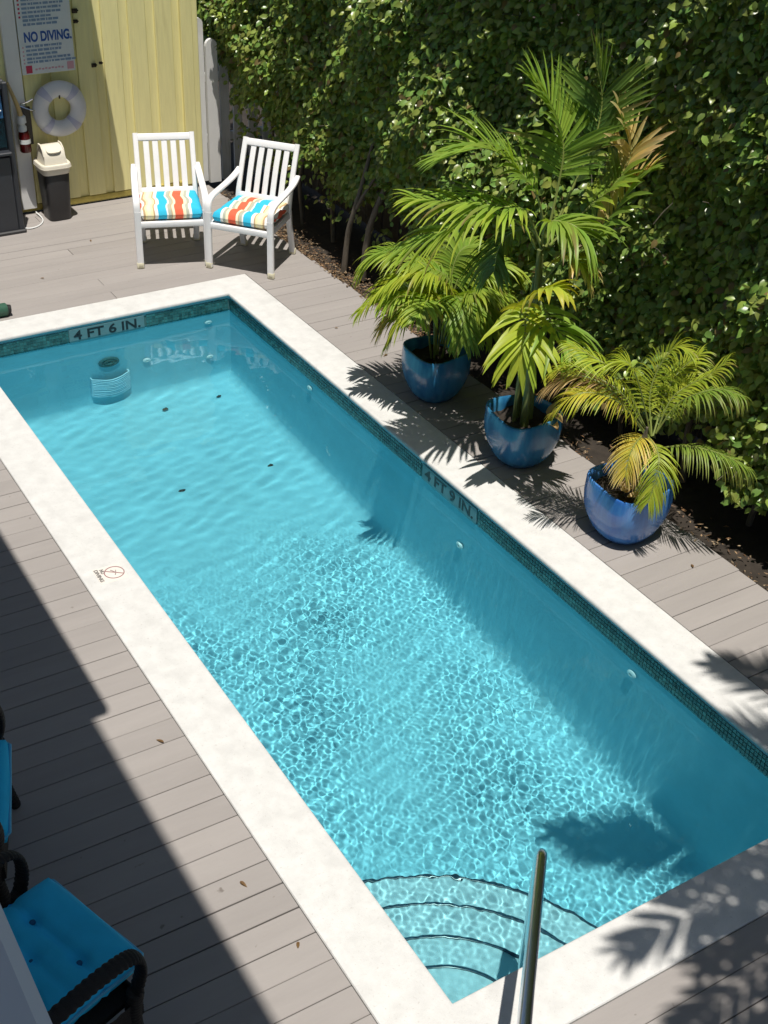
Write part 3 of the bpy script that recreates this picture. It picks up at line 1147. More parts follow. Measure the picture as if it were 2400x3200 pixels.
ch2 = make_chair((2.663, 7.121, 0), math.radians(-50.8), 'white slatted patio chair turned toward the pool beside the hedge')

def cushion_mesh(w_, d_, t_, tufts, nx_=36, ny_=34, ex=4.5, tuft_d=.02):
    g = G()
    vs = []
    for side in (1, -1):
        for j in range(ny_ + 1):
            for i in range(nx_ + 1):
                u, v = -1 + 2 * i / nx_, -1 + 2 * j / ny_
                # square to rounded square
                k = 1 - .035 * (abs(u) ** 4) * (abs(v) ** 4)
                x, y = u * w_ / 2 * k, v * d_ / 2 * k
                e_ = max(0.0, 1 - max(abs(u), abs(v)) ** ex)
                z = side * (t_ / 2) * (e_ ** .42) * (1 + .08 * math.sin(5 * u + 1) * math.sin(4 * v))
                for (tx, ty) in tufts:
                    dd = math.hypot(x - tx, y - ty)
                    z -= side * tuft_d * math.exp(-(dd / .035) ** 2)
                    z -= side * tuft_d * .35 * math.exp(-(abs(y - ty) / .018) ** 2)
                vs.append((x, y, z))
    n1 = (nx_ + 1) * (ny_ + 1)
    fs = []
    for j in range(ny_):
        for i in range(nx_):
            a = j * (nx_ + 1) + i
            fs.append((a, a + 1, a + nx_ + 2, a + nx_ + 1))
            b = a + n1
            fs.append((b, b + nx_ + 1, b + nx_ + 2, b + 1))
    bd = [i for i in range(nx_ + 1)] + [(j + 1) * (nx_ + 1) - 1 for j in range(1, ny_ + 1)] + [ny_ * (nx_ + 1) + i for i in range(nx_ - 1, -1, -1)] + [j * (nx_ + 1) for j in range(ny_ - 1, 0, -1)]
    m_ = len(bd)
    for q in range(m_):
        a, b = bd[q], bd[(q + 1) % m_]
        fs.append((b, a, a + n1, b + n1))
    g.add(vs, fs)
    return g
for nm, lab, loc, rz, mm in (('seat_cushion', 'multicoloured striped seat cushion on the chair facing squarely away from the yellow wall', (2.087, 7.592), -19.4, 'stripe_a'),
                             ('seat_cushion', 'multicoloured striped seat cushion on the turned chair next to the hedge', (2.663, 7.121), -50.8, 'stripe_b')):
    g = cushion_mesh(.535, .50, .125, [(-.12, .10), (.12, .10), (-.12, -.10), (.12, -.10)], tuft_d=.022)
    g.v = [(x * (1 - .06 * (y + .24)), y, z) for (x, y, z) in g.v]
    o = obj(nm, g, M[mm], angle=75)
    o.location = (loc[0] + .035 * math.sin(math.radians(rz)), loc[1] - .035 * math.cos(math.radians(rz)), .460)
    o.rotation_euler = (0, 0, math.radians(rz))
    tag(o, lab, 'cushion', 'striped seat cushions')

# ------------------------------------------------------------------ wicker armchairs under the balcony
def make_wicker(loc, F, label):
    rz = math.atan2(-F[0], F[1]) + math.pi        # local -y points along F
    c = thing('wicker_armchair', label, 'armchair', loc, rz, 'dark wicker armchairs')
    LC = lambda nm, g, m_, p=None: obj(nm, g, m_, p or c, local=True, angle=60)
    for s in (-1, 1):
        path = spline([(s * .335, -.215, .40), (s * .34, -.245, .50), (s * .345, -.235, .585), (s * .345, -.18, .625), (s * .345, -.05, .640), (s * .345, .10, .632), (s * .345, .30, .62)], 150)
        g = G()
        sec = [(.031 * math.cos(t), .014 * math.sin(t)) for t in [2 * math.pi * i / 14 for i in range(14)]]
        g.sweep(path, sec, (0, 0, 1), scale=[.94 + .20 * abs(math.sin(i * 0.62)) for i in range(150)])
        LC('armrest', g, M['wicker'])
        g = G()
        path = spline([(s * .335, -.215, .41), (s * .33, -.20, .30), (s * .325, -.215, .15), (s * .33, -.245, .0)], 100)
        g.tube(path, .027, 12, scale=[(1.15 - .3 * i / 99) + .12 * abs(math.sin(i * .7)) for i in range(100)])
        LC('leg', g, M['wicker'])
        g = G()
        path = spline([(s * .30, .30, .40), (s * .30, .31, .2), (s * .30, .33, .0)], 24)
        g.tube(path, .03, 10, scale=[1 + .05 * math.sin(i * 1.7) for i in range(24)])
        LC('leg', g, M['wicker'])
        g = G()                                    # woven panel below the arm
        nu, nv = 22, 14
        vs = []
        for i in range(nu + 1):
            for j in range(nv + 1):
                t = i / nu
                y = -.235 + .55 * t
                zt, zb_ = .60, .30 + .10 * abs(2 * t - 1)
                q = j / nv
                z = zb_ + (zt - zb_) * q if False else .28 + (.34 - .28) * 0 + q * (.34)
                vs.append((s * (.345 + .006 * math.sin(i * math.pi / 1.0 + j * math.pi) + .004 * ((i + j) % 2)), y, .27 + q * .10))
        g.add(vs, [(i * (nv + 1) + j, (i + 1) * (nv + 1) + j, (i + 1) * (nv + 1) + j + 1, i * (nv + 1) + j + 1) for i in range(nu) for j in range(nv)])
        LC('side_apron', g, M['wicker'])
    g = G()
    for i in range(10):
        g.tube([(-.33, -.235, .27 + i * .011), (0, -.245, .27 + i * .011), (.33, -.235, .27 + i * .011)], .0068, 6)
    g.box((0, .03, .335), (.62, .52, .03), .01)
    LC('seat_base', g, M['wicker'])
    g = G()
    nu, nv = 20, 20
    vs = []
    for i in range(nu + 1):
        for j in range(nv + 1):
            u = -1 + 2 * i / nu
            q = j / nv
            vs.append((u * .345, .31 + .10 * q - .05 * (u * u) + .006 * ((i + j) % 2), .36 + q * .52 * (1 - .12 * u * u)))
    g.add(vs, [(i * (nv + 1) + j, (i + 1) * (nv + 1) + j, (i + 1) * (nv + 1) + j + 1, i * (nv + 1) + j + 1) for i in range(nu) for j in range(nv)])
    LC('backrest', g, M['wicker'])
    return c, rz
for loc, F, fo_, l1, l2 in (((-1.465, .62, 0), (.945, .327), .038, 'dark wicker armchair on the shaded deck next to the pale balcony rail', 'bright blue tufted cushion on the wicker armchair beside the balcony rail'),
                       ((-1.50, 1.61, 0), (.953, -.304), -.008, 'dark wicker armchair mostly cut off by the left edge on the shaded deck', 'bright blue cushion edge of the wicker armchair cut off at the left')):
    c, rz = make_wicker(loc, F, l1)
    tf = [(x, y) for x in (-.135, .135) for y in (-.09, .13)] + [(0, .02)]
    g = cushion_mesh(.56, .56, .15, tf, 44, 44, tuft_d=.028)
    g.v = [(x, y - .005, z) for (x, y, z) in g.v]
    o = obj('seat_cushion', g, M['cushion_blue'], angle=75)
    o.location = (loc[0] + F[0] * fo_, loc[1] + F[1] * fo_, .435)
    o.rotation_euler = (0, 0, rz)
    tag(o, l2, 'cushion', 'blue armchair cushions')
    ORG[o.name] = Vector((0, 0, 0))
    g = G()
    hw = .277
    rim = [(-hw, -hw), (hw, -hw), (hw, hw), (-hw, hw)]
    pth = []
    for q in range(4):
        a, b = rim[q], rim[(q + 1) % 4]
        for t in (.04, .2, .4, .6, .8, .96):
            pth.append((a[0] + (b[0] - a[0]) * t, a[1] + (b[1] - a[1]) * t - .005, .006 + .004 * math.sin(9 * t + q)))
    g.tube(pth, .0065, 6, closed=True)
    obj('piping', g, M['piping'], o, local=True)
    for (x, y) in tf:
        g = G()
        g.lathe([(.013, 0), (.011, .005), (.004, .007)], (x, y - .005, .036), 12, capt=True)
        obj('button', g, M['button'], o, local=True)

# ------------------------------------------------------------------ balcony rail and the house the picture is taken from
br = thing('balcony_rail', 'pale balcony rail crossing the lower left corner close to the camera', 'railing', (-2.0, 0, 2.75))
g = G()
sec = [(-.085, -.02), (.075, -.02), (.080, -.012), (.080, .012), (.072, .020), (.045, .021), (.040, .016), (.034, .021), (-.034, .021), (-.040, .016), (-.045, .021), (-.085, .020)]
xr = -1.995
g.sweep([(xr, 4.2, 3.79), (xr, -4.2, 3.79)], [(-a, b) for (a, b) in sec][::-1], (0, 0, 1))
obj('top_rail', g, M['rail_paint'], br, angle=25)
g = G()
g.box((xr, 0, 2.90), (.05, 8.4, .06), .006)
obj('bottom_rail', g, M['rail_paint'], br, smooth=False)
bm_ = None
for i in range(64):
    y = -4.1 + i * .13
    if bm_ is None:
        g = G()
        g.box((0, 0, 0), (.034, .034, .84), .003)
        bm_ = make_mesh('baluster', g, M['rail_paint'], smooth=False)
    o = bpy.data.objects.new('baluster', bm_)
    COL.objects.link(o)
    o.parent = br
    o.location = (xr + 2.0, y, 3.35 - 2.75)
hs = thing('house', 'pale house with the balcony the pool is seen from', 'house', (-4, 0, 0))
g = G()
g.box((-5.2, .5, 2.2), (4.0, 11, 4.4))
obj('wall', g, M['house'], hs, smooth=False)
g = G()
g.box((-2.65, 0, 2.66), (1.40, 8.6, .18), .01)
obj('balcony_floor', g, M['rail_paint'], hs, smooth=False)
g = G()
g.box((-3.9, 4.98, 4.62), (5.74, 7.6, .16), .01)
obj('lower_roof', g, M['roof'], hs, smooth=False)
g = G()
g.box((-3.9, -2.2, 6.62), (5.16, 8.4, .2), .01)
obj('roof', g, M['roof'], hs, smooth=False)
g = G()
g.box((-5.2, -2.2, 5.5), (3.9, 8.3, 2.2))
obj('upper_wall', g, M['house'], hs, smooth=False)

# green rolled cover at the left edge of the far coping
gr = thing('rolled_cover', 'dark green rolled cover with a pale cord lying on the far deck edge', 'cover', (.2, 6.97, 0))
g = G()
g.tube([(-.5, 7.03, .052), (.40, 6.985, .052), (.41, 6.985, .052)], .052, 20, scale=[1, 1, .86])
obj('roll', g, M['green'], gr)
g = G()
g.tube([(.395, 6.985, .052), (.438, 6.983, .046)], .040, 18, scale=[1, .9])
obj('end_cap', g, M['rubber'], gr)
g = G()
g.tube(spline([(-.3, 7.06, .098), (.1, 7.03, .106), (.32, 7.03, .100), (.36, 7.05, .06)], 16), .007, 6)
obj('cord', g, M['fit'], gr)
# ------------------------------------------------------------------ glazed pots
def make_pot(loc, half, label, m_, rz, hgt=.37):
    p = thing('plant_pot', label, 'plant pot', loc, rz, 'blue glazed plant pots')
    k = half
    prof = [(.62 * k, .0), (.67 * k, .006), (.84 * k, .06), (.95 * k, .13), (1.01 * k, .20), (1.02 * k, .28), (1.0 * k, .345), (1.0 * k, hgt - .012), (.985 * k, hgt), (.945 * k, hgt + .002), (.90 * k, hgt - .012), (.88 * k, hgt - .05), (.86 * k, hgt - .11)]
    g = G()
    rngs = []
    n_ = 56
    for (r, z) in prof:
        ex = 2.1 + 1.3 * min(1, z / .25)
        gg = G()
        gg.lathe([(r, z)], n=n_, ex=ex)
        rngs += gg.v
    # a slightly sagging hand-made lip
    vs = [(x, y, z - (.012 * math.cos(2 * (math.atan2(y, x) - .78)) if z > .3 else 0)) for (x, y, z) in rngs]
    fs = [(j * n_ + i, j * n_ + (i + 1) % n_, (j + 1) * n_ + (i + 1) % n_, (j + 1) * n_ + i) for j in range(len(prof) - 1) for i in range(n_)]
    fs.append(tuple(range(n_))[::-1])
    g.add(vs, fs)
    obj('shell', g, m_, p, angle=60, local=True)
    g = G()
    vs = [(0, 0, hgt - .075)]
    for rr_ in (.3, .6, .885):
        for i in range(28):
            t = 2 * math.pi * i / 28
            kk_ = 1 / (abs(math.cos(t)) ** 3.3 + abs(math.sin(t)) ** 3.3) ** (1 / 3.3)
            vs.append((rr_ * k * kk_ * math.cos(t), rr_ * k * kk_ * math.sin(t), hgt - .08 + rnd.uniform(-.012, .012)))
    fs = [(0, 1 + i, 1 + (i + 1) % 28) for i in range(28)]
    for q in range(2):
        fs += [(1 + q * 28 + i, 1 + q * 28 + 28 + i, 1 + q * 28 + 28 + (i + 1) % 28, 1 + q * 28 + (i + 1) % 28) for i in range(28)]
    g.add(vs, fs)
    obj('soil', g, M['soil'], p, local=True)
    return p
PC1, PC2, PC3 = (2.715, 4.295, 0), (2.735, 3.275, 0), (2.775, 2.255, 0)
make_pot(PC1, .214, 'deep blue glazed pot with fine bushy palm, farthest of the pots on the deck', M['glaze_teal'], .08, .375)
make_pot(PC2, .222, 'teal blue glazed pot with the tallest palm, middle of the pot row', M['glaze_teal'], -.03, .365)
make_pot(PC3, .228, 'bright cobalt blue glazed pot with feathery palm, nearest of the pots', M['glaze_blue'], .05, .375)

# ------------------------------------------------------------------ palms
def leaflet(p, d, upv, Ln, w_, droop, base, tip, fold=.35, nseg=5):
    p, d, upv = Vector(p), Vector(d).normalized(), Vector(upv)
    prof = [.35, .95, 1.0, .8, .48]
    vs, cs, fs = [], [], []
    st = Ln / nseg
    pos = p.copy()
    for i in range(nseg):
        s = d.cross(upv)
        if s.length < .05:
            s = d.cross(Vector((1, 0, 0)))
        s.normalize()
        nu = s.cross(d).normalized()
        h_ = w_ / 2 * prof[i]
        t = i / nseg
        col = tuple(base[q] + (tip[q] - base[q]) * t ** 1.6 for q in range(3))
        vs += [pos + s * h_ + nu * h_ * fold, pos.copy(), pos - s * h_ + nu * h_ * fold]
        cs += [col, tuple(x * .85 for x in col), col]
        d = (d + Vector((0, 0, -1)) * droop * (.12 + .25 * t)).normalized()
        pos = pos + d * st
    vs.append(pos)
    cs.append(tip)
    for i in range(nseg - 1):
        a = i * 3
        fs += [(a, a + 1, a + 4, a + 3), (a + 1, a + 2, a + 5, a + 4)]
    a = (nseg - 1) * 3
    fs += [(a, a + 1, a + 3), (a + 1, a + 2, a + 3)]
    return vs, fs, cs

def vary(c, k, r=rnd):
    f = 1 + r.uniform(-k, k)
    return (max(0, c[0] * f * (1 + r.uniform(-.12, .12))), max(0, c[1] * f), max(0, c[2] * f))

GREEN, DARKG, YELG, YEL, TAN = (.25, .39, .06), (.10, .20, .05), (.42, .51, .055), (.58, .52, .06), (.86, .64, .33)
BROWN = (.26, .16, .07)

def frond(palm, ctrl, n_, len0, w_, droop, col, tipcol, single, rest, s0=.12, alpha=(70, 28), lift=.25, r0=.008, tansel=None, rcol=None, end=1.0):
    pts = spline(ctrl, 40)
    g = G()
    g.tube(pts, r0, 7, scale=[1 - .75 * i / 39 for i in range(40)])
    fr = obj('frond', g, M['rachis'], palm)
    for i in range(n_):
        t = s0 + (1 - s0) * (i + .5 * rnd.random()) / n_
        q = min(int(t * 39), 38)
        f_ = t * 39 - q
        p = pts[q].lerp(pts[q + 1], f_)
        T = (pts[q + 1] - pts[q]).normalized()
        N = Vector((0, 0, 1)) - T * T.z
        if N.length < .2:
            N = Vector((-.5, -.6, .3)) - T * T.dot(Vector((-.5, -.6, .3)))
        N.normalize()
        Sd = T.cross(N)
        tt = (t - s0) / (1 - s0)
        al = math.radians(alpha[0] + (alpha[1] - alpha[0]) * tt + rnd.uniform(-7, 7))
        lw = math.sin(math.pi * (.16 + .74 * tt)) ** .7
        for sd in (-1, 1):
            d = T * math.cos(al) + Sd * sd * math.sin(al) + N * (lift + rnd.uniform(-.12, .12))
            c0, c1 = col, tipcol
            if tansel and tansel(tt, sd):
                c0, c1 = (.66, .56, .22), TAN
            c0 = vary(c0, .16)
            c1 = vary(c1, .2) if rnd.random() < .93 else BROWN
            lv = leaflet(p, d, N, len0 * lw * rnd.uniform(.88, 1.1), w_ * rnd.uniform(.85, 1.12), droop * rnd.uniform(.7, 1.35), c0, c1)
            if single:
                gg = G()
                gg.add(lv[0], lv[1], lv[2])
                obj('leaflet', gg, M['frond'], fr)
            else:
                rest.add(lv[0], lv[1], lv[2])
    return fr

P2 = [
 ('A',[(2.75, 3.26, 1.5), (2.94, 3.3, 1.83), (3.04, 3.28, 2.08), (3.09, 3.31, 2.34), (3.02, 3.36, 2.6)]),
 ('B',[(2.74, 3.27, 1.56), (2.66, 3.27, 1.81), (2.55, 3.36, 1.98), (2.38, 3.44, 2.1), (2.19, 3.6, 2.03)]),
 ('C',[(2.73, 3.28, 1.49), (2.58, 3.27, 1.74), (2.4, 3.29, 1.8), (2.19, 3.4, 1.82), (1.95, 3.54, 1.83)]),
 ('C2',[(2.71, 3.3, 1.48), (2.53, 3.25, 1.68), (2.26, 3.28, 1.78), (2.07, 3.37, 1.68), (1.84, 3.49, 1.56)]),
 ('D',[(2.79, 3.23, 1.44), (2.89, 3.14, 1.54), (3.05, 3.08, 1.68), (3.17, 3.04, 1.88), (3.24, 2.99, 1.98)]),
 ('E',[(2.77, 3.25, 1.51), (2.98, 3.2, 1.72), (3.13, 3.14, 1.88), (3.22, 3.14, 2.06), (3.16, 3.25, 2.33)]),
 ('F',[(2.75, 3.27, 1.24), (2.77, 3.18, 1.39), (2.79, 3.1, 1.49), (2.82, 3.01, 1.47), (2.86, 2.97, 1.35)]),
 ('G',[(2.62, 3.18, 1.24), (2.5, 3.08, 1.19), (2.43, 2.98, 1.14), (2.38, 2.92, 1.09), (2.36, 2.91, 1.0)]),
 ('G2',[(2.67, 3.2, 1.22), (2.66, 3.08, 1.16), (2.6, 2.93, 1.15), (2.61, 2.83, 1.1), (2.6, 2.74, 1.02)]),
 ('H',[(2.65, 3.21, 1.06), (2.45, 3.06, 1.22), (2.47, 2.95, 1.37), (2.49, 2.85, 1.44), (2.54, 2.79, 1.42)]),
 ('K',[(2.73, 3.28, 1.51), (2.68, 3.19, 1.68), (2.72, 3.09, 1.72), (2.77, 2.98, 1.69), (2.82, 2.94, 1.54)]),
 ('L',[(2.75, 3.26, 1.56), (2.81, 3.28, 1.88), (2.83, 3.3, 2.09), (2.78, 3.37, 2.28), (2.69, 3.45, 2.43)]),
 ('J',[(2.74, 3.27, 1.5), (2.73, 3.41, 1.57), (2.7, 3.56, 1.49), (2.68, 3.64, 1.36), (2.7, 3.69, 1.18)]),
]
P1 = [
 ('a',[(2.75, 4.27, 0.41), (2.75, 4.21, 0.8), (2.58, 4.26, 0.99), (2.36, 4.36, 0.94), (2.15, 4.45, 0.7)]),
 ('b',[(2.75, 4.27, 0.41), (2.78, 4.25, 0.85), (2.6, 4.37, 1.01), (2.38, 4.53, 1.07), (2.26, 4.61, 0.91)]),
 ('c',[(2.75, 4.27, 0.41), (2.83, 4.28, 0.84), (2.93, 4.27, 0.95), (3.04, 4.19, 0.93), (3.15, 4.12, 0.79)]),
 ('d',[(2.75, 4.27, 0.41), (2.7, 4.18, 0.75), (2.54, 4.18, 0.85), (2.37, 4.23, 0.74), (2.3, 4.28, 0.51)]),
 ('e',[(2.77, 4.26, 0.41), (2.78, 4.19, 0.73), (2.83, 4.09, 0.86), (2.88, 4.0, 0.78), (2.9, 3.92, 0.6)]),
 ('f',[(2.75, 4.27, 0.41), (2.83, 4.34, 0.88), (2.89, 4.35, 1.04), (2.99, 4.35, 1.08), (3.08, 4.29, 1.03)]),
 ('g',[(2.74, 4.28, 0.41), (2.7, 4.24, 0.67), (2.57, 4.34, 0.73), (2.44, 4.43, 0.66), (2.36, 4.48, 0.53)]),
 ('h',[(2.77, 4.26, 0.41), (2.9, 4.28, 0.74), (3.03, 4.26, 0.93), (3.17, 4.22, 0.96), (3.25, 4.16, 0.88)]),
 ('i',[(2.75, 4.27, 0.41), (2.71, 4.17, 0.77), (2.7, 4.06, 0.86), (2.68, 3.95, 0.77), (2.66, 3.91, 0.6)]),
]
P3 = [
 ('a',[(2.82, 2.2, 0.68), (2.72, 2.3, 0.92), (2.59, 2.36, 1.11), (2.5, 2.46, 1.18), (2.4, 2.55, 1.24)]),
 ('a2',[(2.82, 2.2, 0.68), (2.72, 2.37, 0.91), (2.63, 2.53, 0.98), (2.53, 2.63, 1.03), (2.45, 2.71, 0.98)]),
 ('b',[(2.82, 2.2, 0.68), (2.62, 2.26, 0.92), (2.48, 2.33, 1.0), (2.35, 2.39, 0.99), (2.27, 2.47, 0.85)]),
 ('c',[(2.82, 2.19, 0.7), (2.86, 2.3, 0.92), (2.92, 2.31, 1.1), (2.97, 2.27, 1.21), (3.03, 2.2, 1.2)]),
 ('c2',[(2.82, 2.2, 0.7), (2.72, 2.23, 0.99), (2.64, 2.24, 1.15), (2.6, 2.28, 1.2), (2.55, 2.33, 1.18)]),
 ('d',[(2.84, 2.18, 0.72), (2.91, 2.18, 0.92), (3.0, 2.15, 1.01), (3.07, 2.08, 1.09), (3.14, 2.02, 1.2)]),
 ('e',[(2.84, 2.18, 0.72), (2.9, 2.12, 0.92), (2.94, 2.01, 1.04), (3.02, 1.92, 1.09), (3.07, 1.8, 1.09)]),
 ('f',[(2.85, 2.17, 0.62), (2.92, 2.03, 0.69), (2.98, 1.89, 0.72), (3.06, 1.78, 0.7), (3.15, 1.7, 0.64)]),
 ('g',[(2.82, 2.2, 0.68), (2.78, 2.1, 0.68), (2.73, 2.01, 0.64), (2.69, 1.98, 0.51), (2.66, 1.97, 0.41)]),
 ('g2',[(2.82, 2.2, 0.68), (2.71, 2.17, 0.73), (2.61, 2.13, 0.67), (2.57, 2.1, 0.55)]),
 ('h',[(2.81, 2.21, 0.68), (2.65, 2.37, 0.94), (2.52, 2.5, 1.02), (2.43, 2.59, 0.99), (2.36, 2.66, 0.9)]),
 ('k',[(2.83, 2.19, 0.7), (2.96, 2.27, 0.91), (3.07, 2.3, 1.02), (3.18, 2.26, 1.13)]),
]


# fine palm in the far pot
pa = thing('potted_palm', 'low bushy yellow green palm spilling out of the farthest blue pot', 'palm', (PC1[0], PC1[1], .29), group='palms in the blue pots')
rest = G()
for i, (k, ctrl) in enumerate(P1):
    cc = {'a': (YELG, YELG), 'b': (GREEN, YELG), 'd': (YELG, YELG), 'g': (YEL, TAN), 'i': (GREEN, GREEN)}.get(k, (GREEN, YELG))
    frond(pa, ctrl, 46, .30, .023, .95, cc[0], cc[1], i in (0, 3, 8), rest, s0=.26, lift=.2, r0=.007)
for i in range(8):
    a = rnd.uniform(0, 6.28)
    c0 = Vector((PC1[0] + .04 * math.cos(a), PC1[1] + .04 * math.sin(a), .30))
    dv = Vector((math.cos(a), math.sin(a), 0))
    frond(pa, [c0, c0 + dv * .08 + Vector((0, 0, .4)), c0 + dv * .22 + Vector((0, 0, .55)), c0 + dv * .42 + Vector((0, 0, .50))], 34, .27, .022, .9, GREEN, YELG, False, rest, s0=.30)
tag(obj('leaflets', rest, M['frond'], pa), kind='stuff')

# tall broad-leaved palm in the middle pot
pb = thing('potted_palm', 'tall arching palm with broad leaflets and a scorched frond in the middle blue pot', 'palm', (PC2[0], PC2[1], .29), group='palms in the blue pots')
for (dx, dy, x1, y1, z1, r_) in ((-.03, -.05, 2.69, 3.24, 1.50, .024), (.05, .0, 2.73, 3.27, 1.45, .018), (.0, .06, 2.72, 3.30, 1.30, .016), (-.06, .02, 2.66, 3.23, 1.15, .013)):
    g = G()
    g.tube(spline([(PC2[0] + dx, PC2[1] + dy, .27), (PC2[0] + dx * .9, PC2[1] + dy * .9, .7), (x1, y1, z1)], 14), r_, 10, scale=[1.25 - .5 * i / 13 for i in range(14)])
    obj('stem', g, M['petiole'], pb)
rest = G()
sty = {'A': (DARKG, GREEN, .40, .032, .35), 'B': (GREEN, GREEN, .44, .034, .45), 'C': (GREEN, YELG, .40, .030, .7), 'C2': (GREEN, YELG, .40, .030, .9),
       'D': (GREEN, GREEN, .33, .038, .5), 'E': (GREEN, YELG, .30, .042, .4), 'F': (YELG, TAN, .24, .036, .9), 'G': (YELG, YELG, .38, .044, .95), 'G2': (GREEN, GREEN, .36, .040, 1.0),
       'H': (YELG, YEL, .22, .050, 1.2), 'K': (GREEN, GREEN, .38, .032, 1.2), 'L': (GREEN, GREEN, .44, .034, .4), 'J': (DARKG, GREEN, .40, .032, 1.0)}
singles = {'G', 'G2', 'H', 'C', 'C2', 'D', 'E', 'F'}
for (k, ctrl) in P2:
    c0, c1, ln, w_, dr = sty[k]
    if k in ('D', 'E'):
        ctrl = [(x - .03 * i / 4, y - .03 * i / 4, z) for i, (x, y, z) in enumerate(ctrl)]
    nn = {'G': 12, 'G2': 11, 'H': 12, 'F': 14, 'D': 19, 'E': 22, 'A': 32, 'L': 28}.get(k, 27)
    ts_ = None
    if k == 'D':
        ts_ = lambda tt, sd: tt > .2 and tt < .92 and sd < 0
    if k == 'E':
        ts_ = lambda tt, sd: tt > .45
    frond(pb, ctrl, nn, ln, w_, dr, c0, c1, k in singles, rest, s0={'G': .15, 'G2': .15, 'H': .2, 'F': .35}.get(k, .28), r0=.009, tansel=ts_, alpha=(66, 18) if k in 'GG2H' else (62, 28))
tag(obj('leaflets', rest, M['frond'], pb), kind='stuff')

# pygmy palm in the near pot
pc = thing('potted_palm', 'short feathery palm with thin drooping leaflets in the nearest blue pot', 'palm', (PC3[0], PC3[1], .29), group='palms in the blue pots')
g = G()
g.tube(spline([(PC3[0] - .02, PC3[1] - .03, .27), (PC3[0] - .03, PC3[1] - .06, .5), (PC3[0] - .04, PC3[1] - .1, .80)], 16), .035, 12, scale=[(.95 + .12 * math.sin(i * 2.1)) * (1 if i < 11 else 1 - (i - 10) * .15) for i in range(16)])
obj('trunk', g, M['bark'], pc)
rest = G()
for (k, ctrl) in P3:
    c0, c1 = {'b': (YEL, YELG), 'h': (BROWN, TAN), 'g': (YELG, YELG), 'g2': (YEL, TAN), 'a2': (YELG, YEL), 'f': (GREEN, (.34, .34, .10)), 'e': (GREEN, (.30, .32, .08))}.get(k, (YELG, YELG))
    frond(pc, ctrl, 44, .215 if k not in 'ef' else .23, .0085, 1.7 if k in 'ef' else 1.15, c0, c1, k in ('g', 'b'), rest, s0=.14, alpha=(62, 30), r0=.006, lift=.12)
tag(obj('leaflets', rest, M['frond'], pc), kind='stuff')

# ------------------------------------------------------------------ hedge
hd = thing('hedge', 'tall dense dark green hedge with glossy small leaves along the right side', 'hedge', (3.6, 4.6, 0))
def nz(y, z, s):
    return (math.sin(y * 2.1 * s + 1.3 * math.sin(z * 1.7 * s + s)) + math.sin(z * 2.7 * s + 1.1 * math.sin(y * 1.3 * s + 2 * s)) + .6 * math.sin((y + z) * 5.1 * s)) / 2.6
def bottom(y):
    if y > 8.3:
        return .95 + .12 * math.sin(y * 9)
    if y > 6.0:
        return .62 + .18 * math.sin(y * 5.0 + 1) + .08 * math.sin(y * 13)
    return .30 + .18 * math.sin(y * 3.3) + .12 * math.sin(y * 8.1 + 1)
NL = HEDGE_N
# leaf template: pointed oval, folded along the midrib, tip turned down
tpl = np.array([(0, 0, 0), (.45, .30, .07), (.26, .30, 0), (.26, -.30, .07), (.62, .36, .06)])
tv = np.array([(0, 0, 0), (.22, .27, .06), (.24, 0, 0), (.22, -.27, .06), (.55, .30, .05), (.57, 0, -.02), (.55, -.30, .05), (.83, .14, -.05), (.84, 0, -.08), (.83, -.14, -.05), (1.03, 0, -.17)])
tf_ = [(0, 2, 1), (0, 3, 2), (1, 2, 5, 4), (2, 3, 6, 5), (4, 5, 8, 7), (5, 6, 9, 8), (7, 8, 10), (8, 9, 10)]
def leaf_frames(n_):
    P, A, B, C, Ls, Cc = [], [], [], [], [], []
    while len(P) < n_:
        face = rnd.random()
        if face < .90:
            y = rnd.uniform(-.9, 9.55)
            zt = 3.75
            z = rnd.uniform(.15, zt)
            zb_ = bottom(y)
            if z < zb_:
                if rnd.random() > .05 or z < .25:
                    continue
            surf = 3.35 + .24 * math.exp(-((y - 3.05) / .75) ** 2 - ((z - 1.9) / .75) ** 2) + .13 * nz(y, z, 1.0) + .07 * nz(y, z, 2.7) - .02 * (z - 1.5) + .05 * max(0, 1.0 - z)
            depth = rnd.random() ** 1.7 * .33
            if nz(y + 3, z + 5, 2.2) > .45 and rnd.random() < .65:
                depth += .14
            out = rnd.random() < .06
            x = surf + depth - (.08 * rnd.random() if out else 0)
            nrm = Vector((-1, -.5, 1.05))
            p = (x, y, z)
        else:
            x = 3.24 + abs(rnd.gauss(0, .35))
            z = rnd.uniform(.62, 2.9)
            y = 9.05 + .35 * rnd.random() + 1.2 * max(0, 3.42 - x) + .1 * nz(x * 3, z, 1.4)
            if z < 1.0 + 2.0 * max(0, 3.5 - x):
                continue
            nrm = Vector((-.35, -1, .8))
            p = (x, y, z)
        nrm = nrm + Vector((rnd.gauss(0, .62), rnd.gauss(0, .62), rnd.gauss(0, .5)))
        nrm.normalize()
        dr = Vector((rnd.gauss(-.35, .6), rnd.gauss(0, .7), rnd.gauss(-.55, .5)))
        dr = (dr - nrm * dr.dot(nrm))
        if dr.length < .1:
            continue
        dr.normalize()
        P.append(p)
        A.append(dr)
        B.append(nrm.cross(dr))
        C.append(nrm)
        Ls.append(rnd.uniform(.042, .078))
        r = rnd.random()
        if r < .07:
            c = (.30, .42, .07)
        elif r < .10:
            c = (.20, .15, .06)
        else:
            f_ = rnd.uniform(.6, 1.45)
            c = (.18 * f_ * rnd.uniform(.8, 1.35), .275 * f_, .060 * f_)
        Cc.append(c)
    return np.array(P), np.array(A), np.array(B), np.array(C), np.array(Ls), np.array(Cc)
P_, A_, B_2, C_, L_, CC = leaf_frames(NL)
